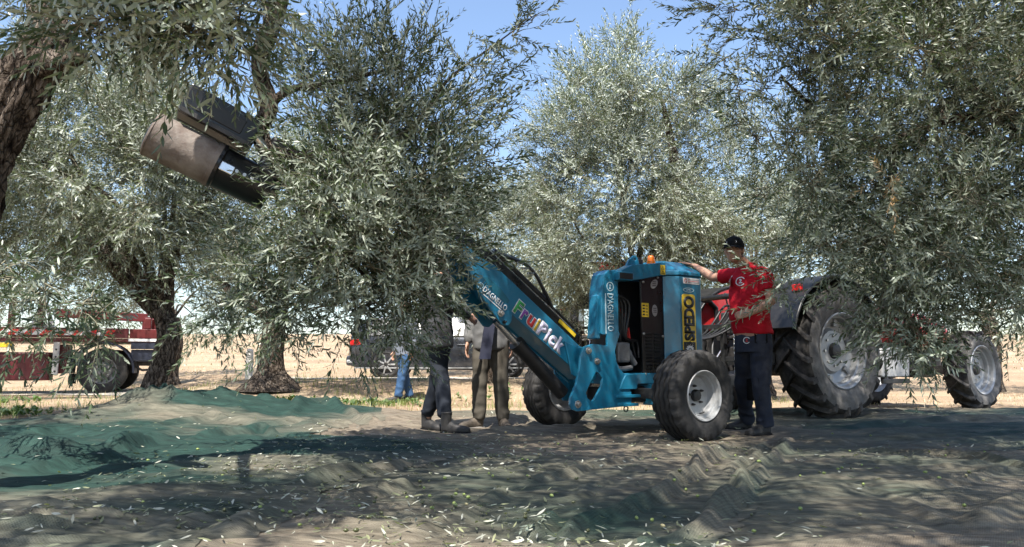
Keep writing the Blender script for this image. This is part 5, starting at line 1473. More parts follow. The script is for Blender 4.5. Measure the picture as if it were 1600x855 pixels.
    for zz in (.42, .70, 1.09): mb.bb(-1.11, -1.07, -.48, .48, zz - .03, zz + .03)
    mb.build('hitch_frame', K, root, bevel=0.006)
    mb = MB()
    for k in range(22):
        c0 = Vector((-1.16, -.38 + .0 * k, 1.10 - .026 * k))
        f = k % 2
        pts = [c0 + Vector(((.010 * math.cos(t)) if f else 0, 0 if f else .010 * math.cos(t), .020 * math.sin(t))) for t in np.linspace(0, 2 * PI, 11)]
        mb.tube(pts, .0045, 6, cap=False)
    mb.build('safety_chain', M['steel'], root, smooth=60)
    for k in range(5):
        mb = MB(); mb.tube(spline([(-.4, -.2 + .08 * k, 1.15), (-.7, -.25 + .09 * k, 1.30 + .02 * k), (-1.0, -.3 + .1 * k, 1.12), (-1.35, -.2 + .05 * k, .95), (-1.75, -.1 + .04 * k, .90)], 18).tolist(), .015, 8); mb.build('hydraulic_hose', K, root, smooth=60)
    mb = MB(); mb.bb(-.62, -.42, -.30, .30, 1.02, 1.30); mb.build('valve_block', M['iron'], root, bevel=0.02)
    for k in range(4):
        mb = MB(); mb.cyl((-.55, -.22 + .14 * k, 1.28), (-.62, -.22 + .14 * k, 1.5), .010); mb.ball((-.62, -.22 + .14 * k, 1.52), .026); mb.build('valve_lever', K, root, smooth=40)
    mb = MB(); mb.bar((-.9, -.42, 1.30), (-1.08, -.42, 1.20), .10, .16); mb.build('mirror_plate', M['grey_panel'], root, bevel=0.01)
    return root
TY = math.atan2(10.83 - 8.91, 6.76 - 3.78)
# rear near wheel at (3.78, 8.91): shift the origin half the track to the left of travel
_o = Vector((3.78, 8.91, 0)) + Vector((-math.sin(TY), math.cos(TY), 0)) * 0.80
tractor = build_tractor((_o.x, _o.y, 0.0), TY, 'red tractor with dusty lugged tyres beside the man in the red shirt', False)
for sy in (-1, 1):
    p = _o + Vector((-math.sin(TY), math.cos(TY), 0)) * 0.8 * sy
    CONTACT.append((p.x, p.y, 0.45))
far_tractor = build_tractor((2.0, 15.8, 0.28), R(80), 'red tractor with cab parked behind the blue machine', True)
print('machines', round(time.time() - T0, 1))
# ------------------------------------------------------------------ people
from mathutils.bvhtree import BVHTree
M['skin'] = pm('skin', (0.44, 0.25, 0.175), 0.5, var=0.12, vs=14, bump=0.08, bs=90, spec=0.35)
M['red_cloth'] = pm('red_cotton', (0.44, 0.010, 0.022), 0.85, var=0.10, vs=8, bump=0.12, bs=120, spec=0.2)
M['navy_cloth'] = pm('dark_navy_work_cloth', (0.030, 0.036, 0.055), 0.9, var=0.2, vs=8, bump=0.15, bs=120, spec=0.15, dust=((0.12, 0.11, 0.10), 0.2, 14))
M['black_cloth'] = pm('black_cloth', (0.010, 0.010, 0.011), 0.9, var=0.2, spec=0.15)
M['jeans'] = pm('dark_grey_jeans', (0.024, 0.028, 0.037), 0.9, var=0.3, vs=7, bump=0.15, bs=140, spec=0.15)
M['blue_jeans'] = pm('blue_jeans', (0.045, 0.095, 0.19), 0.9, var=0.3, vs=7, bump=0.15, bs=140, spec=0.15)
M['olive_trousers'] = pm('grey_brown_trousers', (0.095, 0.085, 0.070), 0.9, var=0.15, vs=8, bump=0.12, bs=120, spec=0.15)
M['grey_jacket'] = pm('grey_jacket', (0.13, 0.13, 0.13), 0.75, var=0.15, vs=9, bump=0.15, bs=60)
M['dark_jacket'] = pm('charcoal_jacket', (0.035, 0.035, 0.038), 0.7, var=0.25, vs=9, bump=0.15, bs=60)
M['pale_shirt'] = pm('pale_shirt', (0.16, 0.18, 0.22), 0.8, var=0.08)
M['hair'] = pm('grey_brown_hair', (0.10, 0.08, 0.065), 0.8, var=0.35, vs=30, bump=0.5, bs=120)
M['shoe'] = pm('dark_shoe', (0.022, 0.021, 0.021), 0.65, var=0.3, vs=14, dust=((0.12, 0.10, 0.08), 0.2, 18))
M['tan_shoe'] = pm('dusty_brown_shoe', (0.085, 0.068, 0.052), 0.75, var=0.3, vs=14, dust=((0.22, 0.18, 0.14), 0.4, 18))
M['sole'] = pm('pale_sole', (0.30, 0.28, 0.25), 0.8, var=0.2)
M['eye'] = pm('eye', (0.03, 0.02, 0.015), 0.15)

def hand(mb, wrist, d, nrm, thumb_side, curl=0.25, s=1.0):
    """palm + five fingers; d: pointing direction, nrm: back of the hand, thumb_side: +1/-1 across"""
    w0 = Vector(wrist); d = Vector(d).normalized(); n = Vector(nrm); n = (n - d * n.dot(d)).normalized()
    x = d.cross(n) * thumb_side
    mb.loft([(w0 - d * .02 * s, .026 * s, .020 * s), (w0 + d * .03 * s, .034 * s, .017 * s), (w0 + d * .07 * s, .041 * s, .015 * s), (w0 + d * .098 * s, .039 * s, .012 * s)], x, n, 16, 2.4)
    for k, (off, ln) in enumerate(((.030, .072), (.011, .080), (-.009, .074), (-.028, .058))):
        p = w0 + d * (.092 * s) + x * off * s; dd = d + x * (off * 1.6); r = .0092 * s
        for seg, fr in enumerate((.45, .32, .23)):
            ang = curl * (seg + .6 + .12 * k)
            v = (dd.normalized() * math.cos(ang) - n * math.sin(ang)).normalized()
            q = p + v * ln * fr * s
            mb.cap(p, r, q, r * .92, 10); p = q; r *= .92
    p = w0 + d * .022 * s + x * .026 * s
    v = (d * .65 + x * .75 - n * .15).normalized(); q = p + v * .045 * s; mb.cap(p, .0135 * s, q, .0115 * s, 10)
    v2 = (d * .92 + x * .30 - n * .25).normalized(); mb.cap(q, .0112 * s, q + v2 * .034 * s, .0095 * s, 10)

def decal(parent, target, name, loops, centre, right, up, direction, mat, off=0.003, label=None):
    """flat print laid on a garment: the outline is dropped onto the cloth along a direction"""
    me = target.data
    bvh = BVHTree.FromPolygons([v.co.copy() for v in me.vertices], [tuple(p.vertices) for p in me.polygons])
    c, rt, u, d = Vector(centre), Vector(right).normalized(), Vector(up).normalized(), Vector(direction).normalized()
    if not isinstance(loops[0][0], (tuple, list)): loops = [loops]
    tri = tessellate_polygon([[Vector((a, b, 0)) for a, b in l] for l in loops])
    V = []
    for l in loops:
        for a, b in l:
            o = c + rt * a + u * b - d * .4
            h = bvh.ray_cast(o, d)
            V.append((h[0] if h[0] is not None else o + d * .4) - d * off)
    m2 = bpy.data.meshes.new(name); m2.from_pydata(V, [], [tuple(t) for t in tri]); m2.materials.append(mat)
    s = bpy.data.objects.new(name, m2); C.objects.link(s); s.parent = parent
    k = s.modifiers.new('thick', 'SOLIDIFY'); k.thickness = 0.0015; k.offset = 0
    if label: s['label'] = label
    return s

def person(label, J, fwd, face, top, bottom, shoe, sleeve='short', voxel=0.0065, cap=None, hairy=True, hands=None, boot=0.0, belly=0.0, coat_open=None, group=None, jacket_len=0.0):
    base = (J['anL'] + J['anR']) / 2; base = Vector((base.x, base.y, 0))
    if 'base_z' in J: base.z = J['base_z']
    root = empty('person', base)
    tag(root, label, 'person', group)
    f = Vector(fwd).normalized(); lf = Vector((-f.y, f.x, 0))          # the person's left
    U = Vector((0, 0, 1))
    pel, ch, sh, nk, hd = J['pelvis'], J['chest'], J['shtop'], J['neck'], J['head']
    wa = pel.lerp(ch, .45)
    def torso(mb, g, hem=0.0):
        sp = (sh - pel)
        mb.loft([(pel - U * hem, .166 + g, .122 + g), (pel + U * .03 - U * hem * .5, .170 + g, .122 + g), (wa + f * belly * .8, .160 + g, .115 + g + belly * .7), (pel.lerp(ch, .75) + f * belly * .4, .168 + g, .120 + g + belly * .3), (ch, .180 + g, .122 + g), (ch.lerp(sh, .55), .168 + g, .108 + g), (ch.lerp(sh, .9), .115 + g, .085 + g), (sh + U * .03, .068 + g * .4, .066 + g * .4), (sh + U * .052, .060 + g * .2, .058 + g * .2)], lf, f, 28, 2.3)
    # --- body, one continuous mesh
    mb = MB()
    torso(mb, -.008, .10)
    mb.cap(sh, .058, nk, .055); mb.cap(nk, .055, hd - U * .05, .052)
    for s in 'LR':
        S, E, Wr = J['sh' + s], J['el' + s], J['wr' + s]
        mb.cap(sh.lerp(S, .5) - U * .012, .056, S - U * .01, .054); mb.cap(S, .056, E, .041); mb.cap(S.lerp(E, .3), .052, S.lerp(E, .6), .047); mb.cap(E, .042, E.lerp(Wr, .35), .043); mb.cap(E.lerp(Wr, .35), .043, Wr, .027)
        H, K, A, T = J['hip' + s], J['kn' + s], J['an' + s], J['toe' + s]
        mb.cap(H, .088, K, .058); mb.cap(K, .058, K.lerp(A, .35), .056); mb.cap(K.lerp(A, .35), .056, A, .040); mb.cap(A - U * .02, .040, T, .030)
        if hands and s in hands:
            hd_, nn, ts, cu = hands[s]
            hand(mb, Wr + Vector(hd_).normalized() * .02, hd_, nn, ts, cu)
        else:
            dd = (Wr - E).normalized(); hand(mb, Wr + dd * .02, dd, lf * (1 if s == 'L' else -1), 1 if s == 'L' else -1, .3)
    fc = Vector(face).normalized(); fr = fc.cross(U).normalized(); fu = fr.cross(fc)
    rm = Matrix((fr, fc, fu)).transposed()
    mb.ball(hd + fu * .012, (.077, .097, .112), rm, 24, 16)
    mb.loft([(hd - fu * .115 + fc * .048, .022, .026), (hd - fu * .095 + fc * .040, .042, .048), (hd - fu * .06 + fc * .030, .060, .062), (hd - fu * .01 + fc * .022, .066, .070)], fr, fc, 20, 2.2)
    mb.cap(hd + fc * .098 + fu * .005, .010, hd + fc * .114 - fu * .034, .014, 10)
    for sx in (-1, 1):
        mb.cap(hd + fc * .083 + fr * sx * .016 + fu * .026, .011, hd + fc * .070 + fr * sx * .046 + fu * .024, .010, 8)      # brow
        mb.ball(hd + fc * .068 + fr * sx * .042 - fu * .022, (.020, .016, .018), rm, 10, 8)                                    # cheek
        mb.ball(hd + fr * sx * .080 - fu * .008 - fc * .005, (.009, .020, .031), rm, 10, 8)                                    # ear
        mb.ball(hd + fc * .106 + fr * sx * .012 - fu * .034, .009, None, 8, 6)
    mb.cap(hd + fc * .092 + fr * .020 - fu * .062, .008, hd + fc * .092 - fr * .020 - fu * .062, .008, 8)
    mb.cap(hd + fc * .089 + fr * .016 - fu * .076, .008, hd + fc * .089 - fr * .016 - fu * .076, .008, 8)
    body = mb.build('body', M['skin'], root, off=base); bake(body, voxel, 3, .4)
    for sx in (-1, 1):
        mb = MB(); mb.ball(hd + fc * .080 + fr * sx * .031 + fu * .006, (.012, .008, .006), rm, 10, 6); mb.build('eye', M['eye'], root, off=base, smooth=60)
    # --- top
    mb = MB(); torso(mb, .014, jacket_len)
    for s in 'LR':
        S, E, Wr = J['sh' + s], J['el' + s], J['wr' + s]
        mb.cap(sh.lerp(S, .35) - U * .015, .066, S - U * .01, .066)
        if sleeve == 'short':
            mb.tube([S - (E - S) * .1, S, S.lerp(E, .3), S.lerp(E, .62)], [.055, .066, .066, .067], 18)
        else:
            mb.cap(S, .070, E, .060); mb.cap(E, .060, Wr.lerp(E, .08), .046)
    shirt = mb.build('shirt' if sleeve == 'short' else 'jacket', top, root, off=base); bake(shirt, voxel * 1.25, 5, .5)
    wrinkle(shirt, 0.007, (7, 7, 11), 900 + len(label))
    # --- trousers
    mb = MB()
    mb.loft([(pel - U * .12, .160, .125), (pel - U * .03, .176, .130), (pel + U * .05, .170, .126), (pel + U * .15, .150, .112)], lf, f, 24, 2.3)
    for s in 'LR':
        H, K, A = J['hip' + s], J['kn' + s], J['an' + s]
        mb.cap(H + U * .0, .102, K, .077); mb.tube([K + U * .03, K, K.lerp(A, .4), K.lerp(A, .8), A + U * (.0 + boot)], [.074, .077, .072, .066, .068 - .15 * boot], 18)
    tr = mb.build('trousers', bottom, root, off=base); bake(tr, voxel * 1.25, 5, .5)
    wrinkle(tr, 0.010, (6, 6, 9), 950 + len(label), lambda co: 0.45 + 0.8 * np.exp(-((co[:, 2] - 0.12) / 0.16) ** 2) + 0.5 * np.exp(-((co[:, 2] - 0.52) / 0.12) ** 2))
    # --- shoes
    for s in 'LR':
        A, T = J['an' + s], J['toe' + s]
        gz = T.z - .045
        dv = Vector((T.x - A.x, T.y - A.y, 0)).normalized(); xs = Vector((-dv.y, dv.x, 0))
        h0 = Vector((A.x, A.y, gz)) - dv * .055
        mb = MB()
        mb.loft([(h0 + dv * .02 + U * .035, .036, .035), (h0 + dv * .06 + U * .055, .042, .055), (h0 + dv * .12 + U * .055, .043, .055), (h0 + dv * .18 + U * .042, .050, .042), (h0 + dv * .25 + U * .036, .048, .036), (h0 + dv * .285 + U * .030, .030, .026)], xs, U, 18, 2.4)
        mb.tube([A - U * .06, A + U * (.02 + boot), A + U * (.045 + boot)], [.048, .052, .052 + .1 * boot], 16)
        so = mb.build('shoe', shoe, root, off=base); bake(so, .006, 3, .5)
        mb = MB(); mb.loft([(h0 + dv * .005 + U * .013, .034, .013), (h0 + dv * .05 + U * .013, .043, .013), (h0 + dv * .12 + U * .011, .043, .011), (h0 + dv * .19 + U * .011, .053, .011), (h0 + dv * .26 + U * .012, .050, .011), (h0 + dv * .295 + U * .014, .028, .010)], xs, U, 18, 4.0)
        mb.build('sole', M['sole'] if shoe is not M['shoe'] else M['black_cloth'], root, off=base, smooth=50)
        g = Vector((A.x, A.y, 0)).lerp(Vector((T.x, T.y, 0)), .45); CONTACT.append((g.x, g.y, .28))
    # --- hair and cap
    if hairy:
        mb = MB()
        mb.ball(hd + fu * .022 - fc * .020, (.085, .094, .108), rm, 20, 14)
        hr = mb.build('hair', M['hair'], root, off=base, smooth=60); wrinkle(hr, 0.006, (40, 40, 40), 5)
    if cap:
        mb = MB()
        rings = []
        for k in range(7):
            a = PI / 2 * k / 6
            rings.append((hd + fu * (.030 + .100 * math.sin(a)) - fc * .006, .091 * max(math.cos(a), .04), .112 * max(math.cos(a), .04)))
        mb.loft([(hd + fu * .018 - fc * .006, .090, .111)] + rings, fr, fc, 28)
        mb.ball(hd + fu * .132 - fc * .006, .010)
        cp = mb.build('cap', cap, root, off=base, smooth=60)
        V, F = [], []
        n = 13
        for lay, dz in ((0, .0), (1, -.005)):
            for k in range(n):
                t = -1 + 2 * k / (n - 1)
                p0 = hd + fr * .082 * t + fc * (.112 * math.sqrt(max(0, 1 - (.88 * t) ** 2)) - .014) + fu * (.030 + dz)
                p1 = hd + fr * .080 * t + fc * (.108 + .078 * math.sqrt(max(0, 1 - t * t)) * 1.0) + fu * (.030 + dz - .022 - .012 * t * t)
                V += [p0, p1]
        for lay in (0, 1):
            for k in range(n - 1):
                b = lay * 2 * n + 2 * k; F.append((b, b + 1, b + 3, b + 2))
        for k in range(n - 1):
            b = 2 * k; F.append((b + 1, b + 3, b + 3 + 2 * n, b + 1 + 2 * n)); F.append((b, b + 2, b + 2 + 2 * n, b + 2 * n))
        mb = MB(); mb.add(V, F); br = mb.build('cap_brim', cap, root, off=base, smooth=50)
        decal(root, cp, 'cap_print', rounded(-.045, .045, -.006, .006, .005), hd + fu * .062 - base, fr, fu, -fc, M['white'], .002)
    return root, body, shirt, tr, base

# man in the red shirt, right hand on the machine, left hand on the hip
_f = Vector((-0.85, -0.53, 0)).normalized(); _l = Vector((-_f.y, _f.x, 0))
pel = at(1177, 530, 6.74)
J = dict(pelvis=pel, chest=at(1171, 455, 6.72), shtop=at(1170, 421, 6.72), neck=at(1164, 413, 6.71), head=at(1147, 391, 6.66),
         shL=at(1195, 428, 6.60), elL=at(1205, 470, 6.53), wrL=at(1178, 487, 6.53), shR=at(1147, 430, 6.86), elR=at(1114, 434, 7.06), wrR=at(1086, 416, 7.25),
         hipL=pel + _l * .085 - Vector((0, 0, .05)), hipR=pel - _l * .085 - Vector((0, 0, .05)))
gL, gR = gnd(1190, 681), gnd(1163, 672)
J['anL'] = Vector((gL.x + .03, gL.y - .02, .095)); J['anR'] = Vector((gR.x + .03, gR.y, .095))
J['toeL'] = J['anL'] + Vector((-.135, -.075, -.05)); J['toeR'] = J['anR'] + Vector((-.145, -.05, -.05))
J['knL'] = J['hipL'].lerp(J['anL'], .5) + _f * .03; J['knR'] = J['hipR'].lerp(J['anR'], .5) + _f * .05
hr_dir = (at(1060, 409, 7.33) - J['wrR']); hl_dir = at(1156, 492, 6.56) - J['wrL']
p1, b1, s1, t1, o1 = person('man in black cap and red shirt resting a hand on the blue machine', J, _f, (-0.50, -0.86, 0.02), M['red_cloth'], M['navy_cloth'], M['shoe'], 'short', 0.0065, M['black_cloth'], True,
       dict(R=(hr_dir, (0, 0.1, 1), -1, .35), L=(hl_dir, (0.2, -0.8, 0.35), 1, .55)), belly=.035, jacket_len=-.045)
vd = Vector((0.30, 1, -0.04)).normalized(); rt = Vector((1, -0.3, 0))
def swirl(r): return [[(r * math.cos(t), r * math.sin(t)) for t in np.linspace(0.5, 5.6, 18)] + [(r * .80 * math.cos(t), r * .80 * math.sin(t)) for t in np.linspace(5.6, 0.5, 18)]]
two = lambda r: [(-r * .3, r * .30), (-r * .05, r * .52), (r * .28, r * .32), (r * .12, -r * .02), (-r * .02, -r * .25), (r * .36, -r * .25), (r * .36, -r * .45), (-r * .38, -r * .45), (-r * .1, -r * .02), (r * .04, r * .22), (-r * .06, r * .30), (-r * .2, r * .16)]
ce = at(1157, 436, 6.5) - o1
decal(p1, s1, 'shirt_emblem', swirl(.042), ce, rt, (0, 0, 1), vd, M['white'], .005, 'white round emblem on the chest'); decal(p1, s1, 'shirt_emblem', [two(.042)], ce, rt, (0, 0, 1), vd, M['white'], .005)
ce = at(1167, 530, 6.5) - o1
decal(p1, t1, 'trouser_emblem', swirl(.030), ce, rt, (0, 0, 1), vd, M['white'], .005, 'white and red emblem on the pocket'); decal(p1, t1, 'trouser_emblem', [two(.030)], ce, rt, (0, 0, 1), vd, M['red_print'], .005)
ce = at(1141, 432, 6.5) - o1
decal(p1, s1, 'placket', [(-.006, -.05), (.006, -.05), (.012, .05), (.0, .05)], ce, rt, (0.15, 0, 1), vd, M['white'], .005)
ce = at(1190, 525, 6.4) - o1
decal(p1, t1, 'back_pocket', rounded(-.055, .055, -.05, .05, .01), ce, rt, (0, 0, 1), vd, M['black_cloth'], .006)
ce = at(1178, 608, 6.4) - o1
decal(p1, t1, 'knee_patch', rounded(-.05, .05, -.10, .10, .015), ce, rt, (0, 0, 1), vd, M['black_cloth'], .006)

def bystander(label, gl, gr, fwd, face, top, bottom, shoe, h, toes, gz=0.0, cap=None, boot=0.0, arms=None, group=None, hands=None):
    f = Vector((fwd[0], fwd[1], 0)).normalized(); l = Vector((-f.y, f.x, 0)); U = Vector((0, 0, 1))
    k = h / 1.75
    m = (Vector(gl) + Vector(gr)) / 2
    pel = Vector((m.x, m.y, gz + .93 * k))
    J = dict(pelvis=pel, chest=pel + U * .36 * k, shtop=pel + U * .535 * k, neck=pel + U * .585 * k + f * .01, head=pel + U * .695 * k + f * .03,
             hipL=pel + l * .09 - U * .05, hipR=pel - l * .09 - U * .05, base_z=gz)
    J['anL'] = Vector((gl[0], gl[1], gz + .095)); J['anR'] = Vector((gr[0], gr[1], gz + .095))
    J['toeL'] = J['anL'] + Vector((toes[0][0], toes[0][1], 0)).normalized() * .15 - U * .05; J['toeR'] = J['anR'] + Vector((toes[1][0], toes[1][1], 0)).normalized() * .15 - U * .05
    J['knL'] = J['hipL'].lerp(J['anL'], .5) + f * .025; J['knR'] = J['hipR'].lerp(J['anR'], .5) + f * .04
    for s, g in (('L', 1), ('R', -1)):
        S = J['shtop'] + l * g * .175 - U * .04
        J['sh' + s] = S; J['el' + s] = S + l * g * .05 - U * .29 * k - f * .02; J['wr' + s] = J['el' + s] - U * .245 * k + f * .06 + l * g * .01
    if arms:
        for a, v in arms.items(): J[a] = pel + l * v[0] + f * v[1] + U * v[2]
    return person(label, J, f, face, top, bottom, shoe, 'long', 0.013, cap, True, hands, boot=boot, group=group, jacket_len=.13)

a, b = gnd(697, 678), gnd(666, 673)
bystander('person in charcoal jacket, dark jeans and black high-top shoes behind the hanging branch', (a.x, a.y), (b.x, b.y), (0.75, 0.55), (0.7, 0.6, 0), M['dark_jacket'], M['jeans'], M['shoe'], 1.74, ((1, -.25), (.55, -.5)), boot=.06,
          arms=dict(elR=(-.26, .02, .27), wrR=(-.20, .22, .18)))
a, b = gnd(748, 670), gnd(786, 670)
r3 = bystander('person in open grey jacket and grey brown trousers under the boom', (b.x, b.y), (a.x, a.y), (-0.25, -0.95), (-0.4, -0.9, 0), M['grey_jacket'], M['olive_trousers'], M['tan_shoe'], 1.72, ((.2, -1), (-.9, -.5)))
ce = at(762, 545, 7.2) - r3[4]
decal(r3[0], r3[2], 'jumper_front', [(-.085, -.10), (.030, -.10), (.035, .45), (-.07, .45)], ce, (1, -.25, 0), (0, 0, 1), (0.25, 1, 0), pm('navy_jumper', (0.006, 0.008, 0.022), 0.9, var=0.2), .006)
zg = 0.0
a, b = gnd(622, 629, zg), gnd(641, 628, zg)
bystander('person in blue jeans and dark trainers standing off behind the group', (a.x, a.y), (b.x, b.y), (-0.6, -0.7), (-0.6, -0.7, 0), M['pale_shirt'], M['blue_jeans'], M['shoe'], 1.74, ((-1, -.2), (-.8, -.5)), gz=zg)
print('people', round(time.time() - T0, 1))
# ------------------------------------------------------------------ truck at the left, car and post in the field
def road_wheel(parent, loc, rz, R0, hw, rr, tyre, rim, holes=10, spokes=0):
    wp = empty('wheel', loc, rz, parent)
    mb = MB(); prof = [(-hw * .8, rr), (-hw, rr + .4 * (R0 - rr)), (-hw * .95, R0 - .03), (-hw * .8, R0)]
    for g in (-.4, 0, .4): prof += [(hw * (g - .06), R0), (hw * (g - .03), R0 - .012), (hw * (g + .03), R0 - .012), (hw * (g + .06), R0)]
    prof += [(hw * .8, R0), (hw * .95, R0 - .03), (hw, rr + .4 * (R0 - rr)), (hw * .8, rr)]
    mb.lathe(prof, n=56); mb.build('tyre', tyre, wp, smooth=35)
    mb = MB()
    mb.lathe([(-hw * .82, rr + .008), (-hw * .86, rr), (-hw * .78, rr * .94), (-hw * .45, rr * .90), (-hw * .40, rr * .72), (-hw * .62, rr * .62), (-hw * .62, rr * .38), (-hw * .85, rr * .36), (-hw * .95, rr * .28), (-hw * .95, .0001), (.02, .0001), (.02, rr * .8), (hw * .8, rr * .95), (hw * .82, rr + .008)], n=48)
    mb.build('rim', rim, wp, smooth=32)
    if spokes:
        for k in range(spokes):
            a = 2 * PI * k / spokes
            mb = MB(); mb.bar((rr * .2 * math.cos(a), -hw * .9, rr * .2 * math.sin(a)), (rr * .93 * math.cos(a), -hw * .80, rr * .93 * math.sin(a)), .035, .03, (0, 1, 0)); mb.build('spoke', M['rim'], wp, bevel=0.006)
    else:
        mb = MB(); mb.cyl((0, -hw * .55, 0), (0, -hw * .70, 0), rr * .055, n=8); q = mb.build('wheel_nut', M['bolt'], wp)
        mb = MB(); mb.cyl((0, -hw * .40, 0), (0, -hw * .46, 0), rr * .085, n=12); h = mb.build('rim_hole', M['ink'], wp)
        for k in range(holes):
            a = 2 * PI * k / holes; p = (rr * .50 * math.cos(a), 0, rr * .50 * math.sin(a)); p2 = (rr * .79 * math.cos(a + .3), -.02, rr * .79 * math.sin(a + .3))
            if k == 0: q.location = p; h.location = p2
            else: share(q, 'wheel_nut', p, None, wp); share(h, 'rim_hole', p2, None, wp)
    return wp

def build_truck():
    X0, Y0, Z0 = -9.31, 17.05, float(terrain(np.array([-9.31]), np.array([17.05]))[0])
    root = empty('truck', (X0, Y0, Z0), R(20)); tag(root, 'red and maroon truck with striped side rail parked behind the left tree', 'truck')
    for sy, rz in ((0, 0), (1.95, PI)):
        road_wheel(root, (0, sy, .51), rz, .51, .15, .29, M['rubber'], M['engine'])
        road_wheel(root, (-5.1, sy, .51), rz, .51, .15, .29, M['rubber'], M['grey_panel'])
    MR, K = M['maroon'], M['iron']
    M['dull_red'] = RD = pm('faded_red_paint', (0.105, 0.007, 0.009), 0.5, var=0.25, vs=5, dust=((0.10, 0.05, 0.04), 0.25, 8))
    mb = MB(); mb.bb(-6.2, 1.28, .35, .47, .62, .86); mb.bb(-6.2, 1.28, 1.5, 1.62, .62, .86)
    for x in (-5.6, -3.5, -1.5, .9): mb.bb(x, x + .12, .47, 1.5, .65, .83)
    mb.build('chassis_rail', K, root, bevel=0.01)
    mb = MB(); mb.bar((0, .1, .51), (0, 1.85, .51), .14, .14); mb.bar((-5.1, .1, .51), (-5.1, 1.85, .51), .14, .14); mb.build('axle', K, root, bevel=0.02)
    for xc, nm in ((0, 'mudguard'), (-5.1, 'mudguard')):
        o_, i_ = [], []
        for k in range(15):
            a = R(-4 + 188 * k / 14)
            o_.append((xc + .66 * math.cos(a), .50 + .66 * math.sin(a))); i_.append((xc + .62 * math.cos(a), .50 + .62 * math.sin(a)))
        mb = MB(); mb.xz(o_ + i_[::-1], -.20, .34); mb.build(nm, M['navy_plastic'], root, bevel=0.008, smooth=30)
    mb = MB(); mb.bb(-.64, -.58, -.19, .30, .22, .45); mb.build('mud_flap', M['rubber'], root)
    # bed
    mb = MB(); mb.bb(-3.9, 1.32, -.20, 2.15, 1.16, 1.24); mb.build('bed_floor', MR, root, bevel=0.01)
    mb = MB(); mb.bb(.56, 1.30, -.205, -.15, 1.00, 1.155); mb.build('rear_side_skirt', M['navy_plastic'], root, bevel=0.01)
    mb = MB(); mb.bb(.56, 1.24, -.16, .2, .72, .99); mb.build('tool_locker', M['navy_plastic'], root, bevel=0.03)
    mb = MB(); mb.bb(.52, 1.28, -.215, -.15, 1.245, 1.46); mb.build('bed_side', M['dull_red'], root, bevel=0.01)
    mb = MB(); mb.bb(.50, 1.24, -.222, -.216, 1.175, 1.235); mb.build('white_band', M['white'], root)
    mb = MB(); mb.bb(1.19, 1.36, -.26, -.12, 1.14, 1.32); mb.build('side_lamp', M['orange_lens'], root, bevel=0.015)
    mb = MB(); mb.bb(1.16, 1.34, -.12, -.02, 1.10, 1.36); mb.build('lamp_housing', M['navy_plastic'], root, bevel=0.01)
    mb = MB(); mb.tube([(.62, .0, .75), (.66, .0, .60), (.80, .0, .52), (1.10, .0, .54), (1.26, .0, .64)], .028, 10); mb.tube([(1.26, -.1, .62), (1.26, 2.0, .62)], .04, 10); mb.build('underrun_bar', K, root, smooth=50)
    # side boxes
    mb = MB(); mb.bb(-3.1, -1.05, -.12, .34, .30, .92); mb.build('side_tank', MR, root, bevel=0.03)
    mb = MB(); mb.bb(-1.02, -.70, -.05, .34, .45, 1.10); mb.build('battery_box', MR, root, bevel=0.02)
    mb = MB(); mb.bb(-.98, -.86, -.215, -.15, .42, 1.14); mb.build('stabiliser_leg', M['grey_panel'], root, bevel=0.01)
    for k in range(4):
        mb = MB(); mb.cyl((-.92, -.215, .5 + .16 * k), (-.92, -.225, .5 + .16 * k), .02, n=10); mb.build('pin_hole', M['ink'], root)
    mb = MB(); mb.bb(-2.9, -1.75, -.20, -.14, 1.02, 1.12); mb.build('yellow_bar', M['yellow'], root, bevel=0.01)
    # rail with red and white slanted stripes, each a plate
    x = -3.9
    k = 0
    while x < .1:
        mb = MB(); w_ = .155
        mb.xz([(x, 1.30), (x + w_, 1.30), (x + w_ + .10, 1.42), (x + .10, 1.42)], -.235, -.222); mb.build('rail_stripe', M['red_print'] if k % 2 else M['white'], root); x += w_; k += 1
    mb = MB(); mb.bb(-3.9, .5, -.220, -.16, 1.245, 1.47); mb.build('bed_side', MR, root, bevel=0.01)
    for xx in (-2.35, -1.9, -1.35):
        mb = MB(); mb.bb(xx, xx + .12, -.16, -.06, 1.47, 2.15); mb.build('bed_stake', M['grey_panel'] if xx < -2 else MR, root, bevel=0.01)
    mb = MB(); mb.xz([[(-1.5, 1.47), (-1.0, 1.47), (-1.18, 2.05), (-1.30, 2.05)], [(-1.38, 1.55), (-1.12, 1.55), (-1.22, 1.92), (-1.26, 1.92)]], -.10, -.04); mb.build('crane_foot', M['white'], root, bevel=0.01)
    mb = MB(); mb.cyl((.75, .9, 1.24), (.75, .9, 1.8), .11); mb.bar((.75, .9, 1.78), (-1.2, .9, 1.86), .16, .2); mb.bar((.85, .8, 1.4), (.95, .5, 1.75), .1, .1); mb.build('loading_crane', RD, root, bevel=0.01)
    mb = MB(); mb.bb(.80, .95, -.14, -.02, 1.46, 1.72); mb.bb(1.02, 1.2, -.14, 0, 1.46, 1.58); mb.build('control_lever_box', RD, root, bevel=0.02)
    # crates of dry brush on the bed
    # cab
    mb = MB(); mb.xz([(-6.5, .75), (-6.55, 1.6), (-6.35, 2.55), (-6.1, 2.7), (-4.35, 2.7), (-4.25, .95), (-4.4, .95), (-4.45, 1.2), (-5.75, 1.2), (-5.85, .75)], -.18, 2.12); mb.build('cab', M['dull_red'], root, bevel=0.06, seg=3)
    mb = MB(); mb.xz([(-6.1, 1.65), (-6.0, 2.45), (-5.0, 2.45), (-5.0, 1.65)], -.19, -.182); mb.build('cab_window', M['glass'], root)
    mb = MB(); mb.bb(-6.72, -6.5, -.15, 2.1, .45, .85); mb.build('front_bumper', M['navy_plastic'], root, bevel=0.04)
    return root
build_truck()

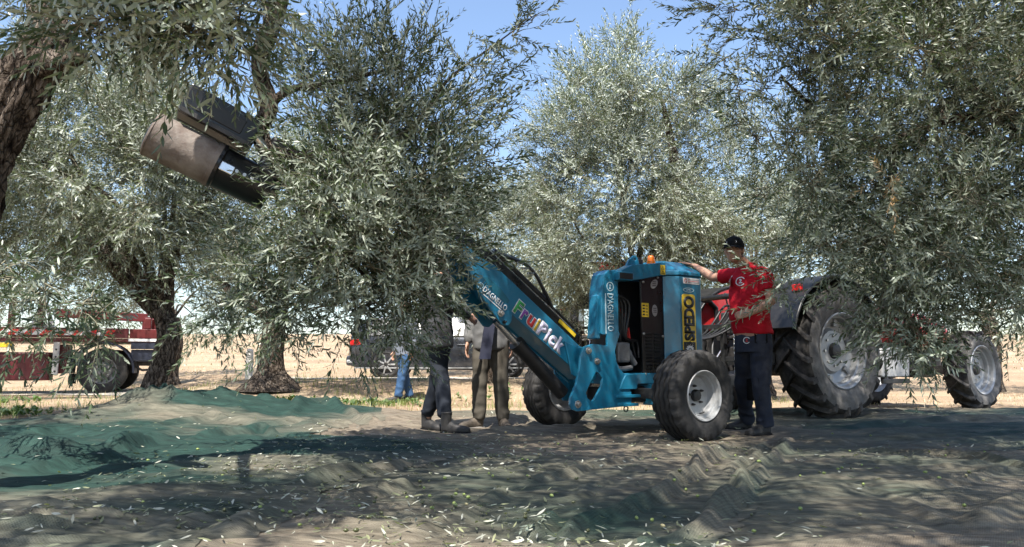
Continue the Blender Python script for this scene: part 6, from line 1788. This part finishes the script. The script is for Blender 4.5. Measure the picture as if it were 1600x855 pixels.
def build_car():
    X0, Y0 = -1.55, 18.7
    Z0 = float(terrain(np.array([X0]), np.array([Y0]))[0]) + 0.01
    root = empty('car', (X0, Y0, Z0)); tag(root, 'dark grey estate car parked on the track behind the people', 'car')
    paint = pm('dark_grey_car_paint', (0.030, 0.036, 0.050), 0.25, metal=0.4, var=0.08, coat=0.5, dust=((0.20, 0.18, 0.16), 0.25, 5))
    W = 0.90
    # body sections along x: (x, sill z, beltline z, roof z, half width low, half width roof)
    S = [(-2.38, .42, .86, .90, .70, .60), (-2.32, .30, .95, 1.16, .82, .60), (-2.10, .24, 1.00, 1.42, .88, .60), (-1.6, .22, 1.00, 1.50, W, .62), (-.6, .20, .98, 1.53, W, .63), (.2, .20, .96, 1.50, W, .62), (.75, .20, .95, 1.28, W, .60), (1.15, .20, .94, 1.00, W, .66), (1.7, .22, .90, .93, .89, .66), (2.15, .26, .80, .84, .82, .60), (2.38, .36, .64, .68, .66, .50)]
    V, F = [], []
    for x, z0, zb, zr, wl, wr in S:
        for y, z in ((-wl * .92, z0), (-wl, z0 + .12), (-wl, zb - .10), (-wl * .965, zb), (-wr, zr - .03), (-wr * .82, zr), (wr * .82, zr), (wr, zr - .03), (wl * .965, zb), (wl, zb - .10), (wl, z0 + .12), (wl * .92, z0)): V.append((x, y, z))
    n = 12
    for i in range(len(S) - 1):
        for k in range(n): F.append((i * n + k, i * n + (k + 1) % n, (i + 1) * n + (k + 1) % n, (i + 1) * n + k))
    F += [tuple(reversed(range(n))), tuple((len(S) - 1) * n + k for k in range(n))]
    mb = MB(); mb.add(V, F); mb.build('body', paint, root, smooth=40)
    for xc in (-1.45, 1.45):
        for sy, rz in ((-.80, 0), (.80, PI)):
            road_wheel(root, (xc, sy, .33), rz, .33, .11, .235, M['rubber'], M['iron'], spokes=7)
        for sy in (-1, 1):
            mb = MB(); mb.xz([circle(xc, .34, .395, 28), circle(xc, .34, .345, 28)], sy * .905, sy * .86); mb.build('wheel_arch', M['ink'], root)
    for sy in (-1, 1):
        for x0, x1, s0, s1 in ((-2.0, -1.45, 1.40, 1.46), (-1.38, -.45, 1.46, 1.485), (-.38, .62, 1.485, 1.31)):
            pts = [(x0 + (.12 if x0 < -1.9 else 0), 1.02), (x1 + (.28 if x1 > .5 else 0), 1.0), (x1, s1 - .04), (x0 + (.18 if x0 < -1.9 else 0), s0 - .04)]
            def fn(u, v, h): return (u, sy * (.873 - (v - 1.0) * .52 + h), v)
            mb = MB(); mb.prism(pts, -.006, .008, fn); mb.build('window', M['glass'], root)
        mb = MB(); mb.bb(-2.2, 2.0, sy * .905, sy * .885, .235, .265); mb.build('sill_strip', M['rim'], root)
        for xd in (-1.42, -.42, .62):
            mb = MB(); mb.bb(xd, xd + .012, sy * .9035, sy * .88, .34, .90); mb.build('door_gap', M['ink'], root)
        for xd in (-.75, .25):
            mb = MB(); mb.bb(xd, xd + .2, sy * .92, sy * .89, .78, .81); mb.build('door_handle', paint, root, bevel=0.008)
        mb = MB(); mb.box((.72, sy * .98, 1.02), (.12, .18, .12)); mb.build('wing_mirror', paint, root, bevel=0.03)
        mb = MB(); mb.box((-2.17, sy * .80, .86), (.34, .17, .15)); mb.build('tail_lamp', M['red_lens'], root, bevel=0.03)
    mb = MB(); mb.box((-2.33, 0, .42), (.22, 1.55, .24)); mb.build('rear_bumper', paint, root, bevel=0.06, seg=3)
    mb = MB(); mb.box((-2.30, -.72, .40), (.22, .20, .08)); mb.build('bumper_reflector', M['rim'], root, bevel=0.02)
    mb = MB(); mb.box((-2.40, -.0, .78), (.02, .52, .12)); mb.build('number_plate', M['white'], root)
    return root
build_car()

def post():
    x, y = -5.62, 16.0
    z = float(terrain(np.array([x]), np.array([y]))[0])
    mb = MB(); mb.bb(-.065, .065, -.06, .06, -.05, .60); mb.xy([(-.065, -.06), (.065, -.06), (.065, .06), (-.065, .06)], .602, .64)
    mb.v[-4:] = [(a * .6, b * .6, c + .02) for a, b, c in mb.v[-4:]]
    o = mb.build('marker_post', pm('white_washed_concrete', (0.72, 0.71, 0.68), 0.9, var=0.12, vs=6, bump=0.3, dust=((0.4, 0.34, 0.26), 0.4, 8)), bevel=0.01)
    o.location = (x, y, z); tag(o, 'white square post beside the flared tree trunk', 'post')
post()
print('vehicles', round(time.time() - T0, 1))
# ------------------------------------------------------------------ nets, litter, olives, grass
ZM = build_nets()

def net_z(x, y):
    X = np.array([[x]], float); Y = np.array([[y]], float)
    return float(net_height(X, Y)[0, 0]) + 0.004

def litter():
    rnd = np.random.RandomState(400)
    n = 3400
    # fan-shaped scatter: even in the picture, thicker in drifts
    y = 2.3 * (10.3 / 2.3) ** (rnd.rand(n * 3) ** 1.1)
    x = rnd.uniform(-1, 1, n * 3) * (0.75 * y + 0.6)
    dens = 0.30 + 0.75 * vnoise(x * 0.8, y * 0.8, None, 401) + 0.5 * vnoise(x * 3, y * 3, None, 402) + 0.45 * np.exp(-((x + 0.6) / 1.7) ** 2 - ((y - 4.6) / 1.5) ** 2) - 0.35 * sstep(1.0, 2.5, x)
    s = rnd.rand(n * 3) < np.clip(dens, 0.02, 1)
    x, y = x[s][:n], y[s][:n]
    # heaps of stripped leaves
    hx, hy = [], []
    for px, py, k, r in ((400, 760, 110, 0.20), (375, 745, 60, 0.16), (470, 742, 50, 0.15), (180, 755, 50, 0.16), (640, 720, 50, 0.2), (560, 770, 40, 0.2)):
        p = gnd(px, py)
        hx.append(p.x + rnd.normal(size=k) * r); hy.append(p.y + rnd.normal(size=k) * r * 1.2)
    x = np.concatenate([x] + hx); y = np.concatenate([y] + hy); n = len(x)
    z = net_height(x[None], y[None])[0] + 0.018 + rnd.rand(n) * 0.008
    a = rnd.uniform(0, 2 * PI, n); tl = rnd.normal(size=n) * 0.22; rl = rnd.normal(size=n) * 0.5 + PI * (rnd.rand(n) < 0.5)
    ll = rnd.uniform(0.020, 0.054, n); ww = ll * rnd.uniform(0.08, 0.12, n)
    d = np.stack([np.cos(a) * np.cos(tl), np.sin(a) * np.cos(tl), np.sin(tl)], -1)
    sd = np.stack([-np.sin(a), np.cos(a), 0 * a], -1)
    up = np.cross(d, sd)
    s2 = sd * np.cos(rl)[:, None] + up * np.sin(rl)[:, None]
    u2 = np.cross(d, s2)
    c = np.stack([x, y, z], -1)
    cv = rnd.uniform(-0.15, 0.15, n)[:, None]
    L = ll[:, None]; W = ww[:, None]
    V = np.stack([c - d * L / 2, c - d * L * 0.15 + s2 * W + u2 * cv * L * 0.5, c - d * L * 0.15 - s2 * W + u2 * cv * L * 0.5, c + d * L * 0.22 + s2 * W * 0.8 + u2 * cv * L * 0.5, c + d * L * 0.22 - s2 * W * 0.8 + u2 * cv * L * 0.5, c + d * L / 2], 1)
    F = np.array([(0, 2, 1), (1, 2, 4), (1, 4, 3), (3, 4, 5)])[None] + (np.arange(n) * 6)[:, None, None]
    o = np_mesh('fallen_leaves', V.reshape(-1, 3), F.reshape(-1, 3), M['litter_leaf'])
    tag(o, 'pale fallen olive leaves strewn over the nets', 'leaves', kind='stuff')
litter()

def olives():
    rnd = random.Random(77)
    mats = [pm('olive_green', (0.20, 0.25, 0.07), 0.4, var=0.25, vs=60), pm('olive_dark', (0.07, 0.075, 0.03), 0.35, var=0.3, vs=60), pm('olive_tan', (0.26, 0.23, 0.12), 0.4, var=0.25, vs=60)]
    protos = []
    for m in mats:
        mb = MB(); mb.ball((0, 0, 0), (0.0085, 0.0085, 0.0115), nu=10, nv=7)
        mb.tube([(0, 0, 0.011), (0.001, 0, 0.014)], 0.0015, 5)
        protos.append(mb)
    meshes = {}
    spots = [(901, 759), (862, 790), (896, 798), (995, 824), (821, 813), (1091, 762), (1063, 761), (1350, 774), (1345, 824), (1281, 750), (1288, 751), (1316, 740), (1330, 741), (1251, 763), (1072, 775), (309, 518 + 322), (146, 840), (155, 838), (540, 852), (556, 852), (675, 806), (712, 800), (764, 751), (770, 755), (1478, 720), (1310, 742)]
    for _ in range(85):
        y = rnd.choice([rnd.uniform(690, 850), rnd.uniform(680, 760)])
        spots.append((rnd.uniform(60, 1560), y))
    for cx, cy, k in ((580, 805, 7), (660, 775, 8), (700, 790, 7), (430, 820, 5)):
        for _ in range(k): spots.append((cx + rnd.gauss(0, 22), cy + rnd.gauss(0, 9)))
    LB = ['green olive fallen on the net', 'dark olive fallen on the net', 'yellowish tan olive fallen on the net']
    first = [None] * 3
    G = [gnd(a, b) for a, b in spots]
    ZS = net_height(np.array([[g.x for g in G]]), np.array([[g.y for g in G]]))[0] + 0.004
    for i_, p in enumerate(G):
        k = rnd.choice((0, 0, 0, 1, 1, 2))
        z = float(ZS[i_]) + 0.014
        if first[k] is None:
            o = protos[k].build('fallen_olive', mats[k], smooth=60); first[k] = o
        else:
            o = first[k].copy(); C.objects.link(o)
        o.location = (p.x, p.y, z)
        o.rotation_euler = (PI / 2 + rnd.uniform(-0.2, 0.2), rnd.uniform(-0.3, 0.3), rnd.uniform(0, 6.28))
        o.scale = (rnd.uniform(0.7, 1.0),) * 3
        tag(o, LB[k], 'olive', ['green fallen olives', 'dark fallen olives', 'tan fallen olives'][k])
olives()

def sprigs():
    rnd = random.Random(31)
    spots = [(468, 742), (372, 768), (400, 775), (382, 752), (640, 732), (300, 800), (540, 770), (200, 765), (720, 800), (860, 830), (610, 700), (120, 800), (1000, 740), (1180, 800), (560, 830), (760, 730)]
    proto = {}
    G = [gnd(a, b) for a, b in spots]
    ZS = net_height(np.array([[g.x for g in G]]), np.array([[g.y for g in G]]))[0]
    for i, g in enumerate(G):
        k = i % 4
        if k not in proto:
            V, F, I = TW_FINE[k]
            o = np_mesh('fallen_sprig', V * np.array([1, 0.45, 1]), F, None, None, mats=[M['leaf'], M['stem']], midx=I); proto[k] = o
        else:
            o = proto[k].copy(); C.objects.link(o)
        o.location = (g.x, g.y, float(ZS[i]) + 0.022)
        o.rotation_euler = (PI / 2 + rnd.uniform(-.08, .08), 0, rnd.uniform(0, 6.28)); o.scale = (rnd.uniform(.5, .8),) * 3
        tag(o, 'leafy olive sprig fallen on the net', 'sprig', 'fallen leafy sprigs')
sprigs()

def blades(name, label, cat, mat, n, region, dens, h, seed, lean=0.45, wd=0.004):
    rnd = np.random.RandomState(seed)
    x = rnd.uniform(region[0], region[1], n); y = rnd.uniform(region[2], region[3], n)
    s = (rnd.rand(n) < dens(x, y)) & (y > net_back(x) + 0.05)
    x, y = x[s], y[s]; n = len(x)
    z = terrain(x, y) - 0.005
    a = rnd.uniform(0, 2 * PI, n); hh = rnd.uniform(h[0], h[1], n); le = np.abs(rnd.normal(size=n)) * lean
    wx = wd * rnd.uniform(0.7, 1.4, n)
    d = np.stack([np.cos(a) * le, np.sin(a) * le, np.ones(n)], -1); d /= np.linalg.norm(d, axis=1, keepdims=True)
    s2 = np.stack([-np.sin(a), np.cos(a), 0 * a], -1) * wx[:, None]
    c = np.stack([x, y, z], -1); H = hh[:, None]
    bend = np.stack([np.cos(a), np.sin(a), -0.35 + 0 * a], -1) * (H * le[:, None] * 0.5)
    V = np.stack([c - s2, c + s2, c + d * H * 0.55 + s2 * 0.8, c + d * H * 0.55 - s2 * 0.8, c + d * H + bend], 1)
    F = np.array([(0, 1, 2), (0, 2, 3), (3, 2, 4)])[None] + (np.arange(n) * 5)[:, None, None]
    o = np_mesh(name, V.reshape(-1, 3), F.reshape(-1, 3), mat)
    tag(o, label, cat, kind='stuff')

def gd(x, y):
    b = 0.5 * vnoise(x * 0.55, y * 0.9, None, 501) + 0.4 * vnoise(x * 2.2, y * 2.5, None, 502) - 0.02
    b = b + 0.55 * np.exp(-((x + 2.0) / 1.4) ** 2 - ((y - 13.2) / 1.5) ** 2) + 0.45 * np.exp(-((x + 4.2) / 1.2) ** 2 - ((y - 11.3) / 1.0) ** 2) + 0.5 * np.exp(-((x + 7.4) / 1.7) ** 2 - ((y - 11) / 1.6) ** 2) + 0.4 * np.exp(-((x + 6.5) / 1.4) ** 2 - ((y - 14.5) / 1.2) ** 2)
    return np.clip(b, 0, 1) * (y < 16.0) + 0.25 * np.clip(b, 0, 1) * (y >= 18.2)
def sd_(x, y):
    return np.clip(0.30 + 0.5 * vnoise(x * 0.8, y * 0.8, None, 511), 0.03, 1) * ((y < 16.0) | (y > 18.2))
blades('green_grass', 'low green grass between the net and the track', 'grass', M['grass'], 75000, (-13, 5, 8.2, 22), gd, (0.05, 0.17), 601)
blades('dry_grass', 'dry straw and stubble over the bare soil', 'grass', M['straw'], 50000, (-16, 14, 8.2, 30), sd_, (0.03, 0.12), 602, 0.9, 0.004)
blades('field_stubble', 'tan stubble on the rising field', 'grass', M['straw'], 36000, (-45, 30, 24, 70), lambda x, y: np.clip(0.6 + 0.5 * vnoise(x * 0.15, y * 0.5, None, 514), 0.1, 1), (0.04, 0.11), 603, 0.8, 0.02)

def weeds():
    rnd = np.random.RandomState(620)
    V, F = [], []
    for cx, cy, k, r in [(-7.0, 9.6, 60, 0.45), (-6.3, 9.5, 40, 0.3), (-7.9, 9.3, 40, 0.4), (-2.9, 11.6, 50, 0.5), (-1.9, 12.2, 50, 0.5), (-4.0, 12.6, 30, 0.4), (-5.0, 11.0, 30, 0.3), (0.3, 13.5, 40, 0.6), (-8.6, 12.5, 40, 0.5)]:
        for _ in range(k):
            x, y = cx + rnd.normal() * r, cy + rnd.normal() * r * 0.5
            if y < float(net_back(np.array([x]))[0]) + 0.05: continue
            z = float(terrain(np.array([x]), np.array([y]))[0])
            for _j in range(7):
                a = rnd.uniform(0, 6.28); e = rnd.uniform(0.3, 1.2); L = rnd.uniform(0.05, 0.13); wdt = L * 0.22
                d = np.array([math.cos(a) * math.cos(e), math.sin(a) * math.cos(e), math.sin(e)]); s = np.array([-math.sin(a), math.cos(a), 0]) * wdt
                c = np.array([x, y, z + rnd.uniform(0, 0.07)])
                b = len(V)
                V += [c, c + d * L * 0.5 + s, c + d * L * 0.5 - s, c + d * L + np.array([0, 0, -0.25 * L])]
                F += [(b, b + 1, b + 2), (b + 1, b + 3, b + 2)]
    o = np_mesh('weeds', np.array(V), np.array(F), M['weed'])
    tag(o, 'low leafy weeds along the net edge', 'weeds', kind='stuff')
weeds()
print('done', round(time.time() - T0, 1))
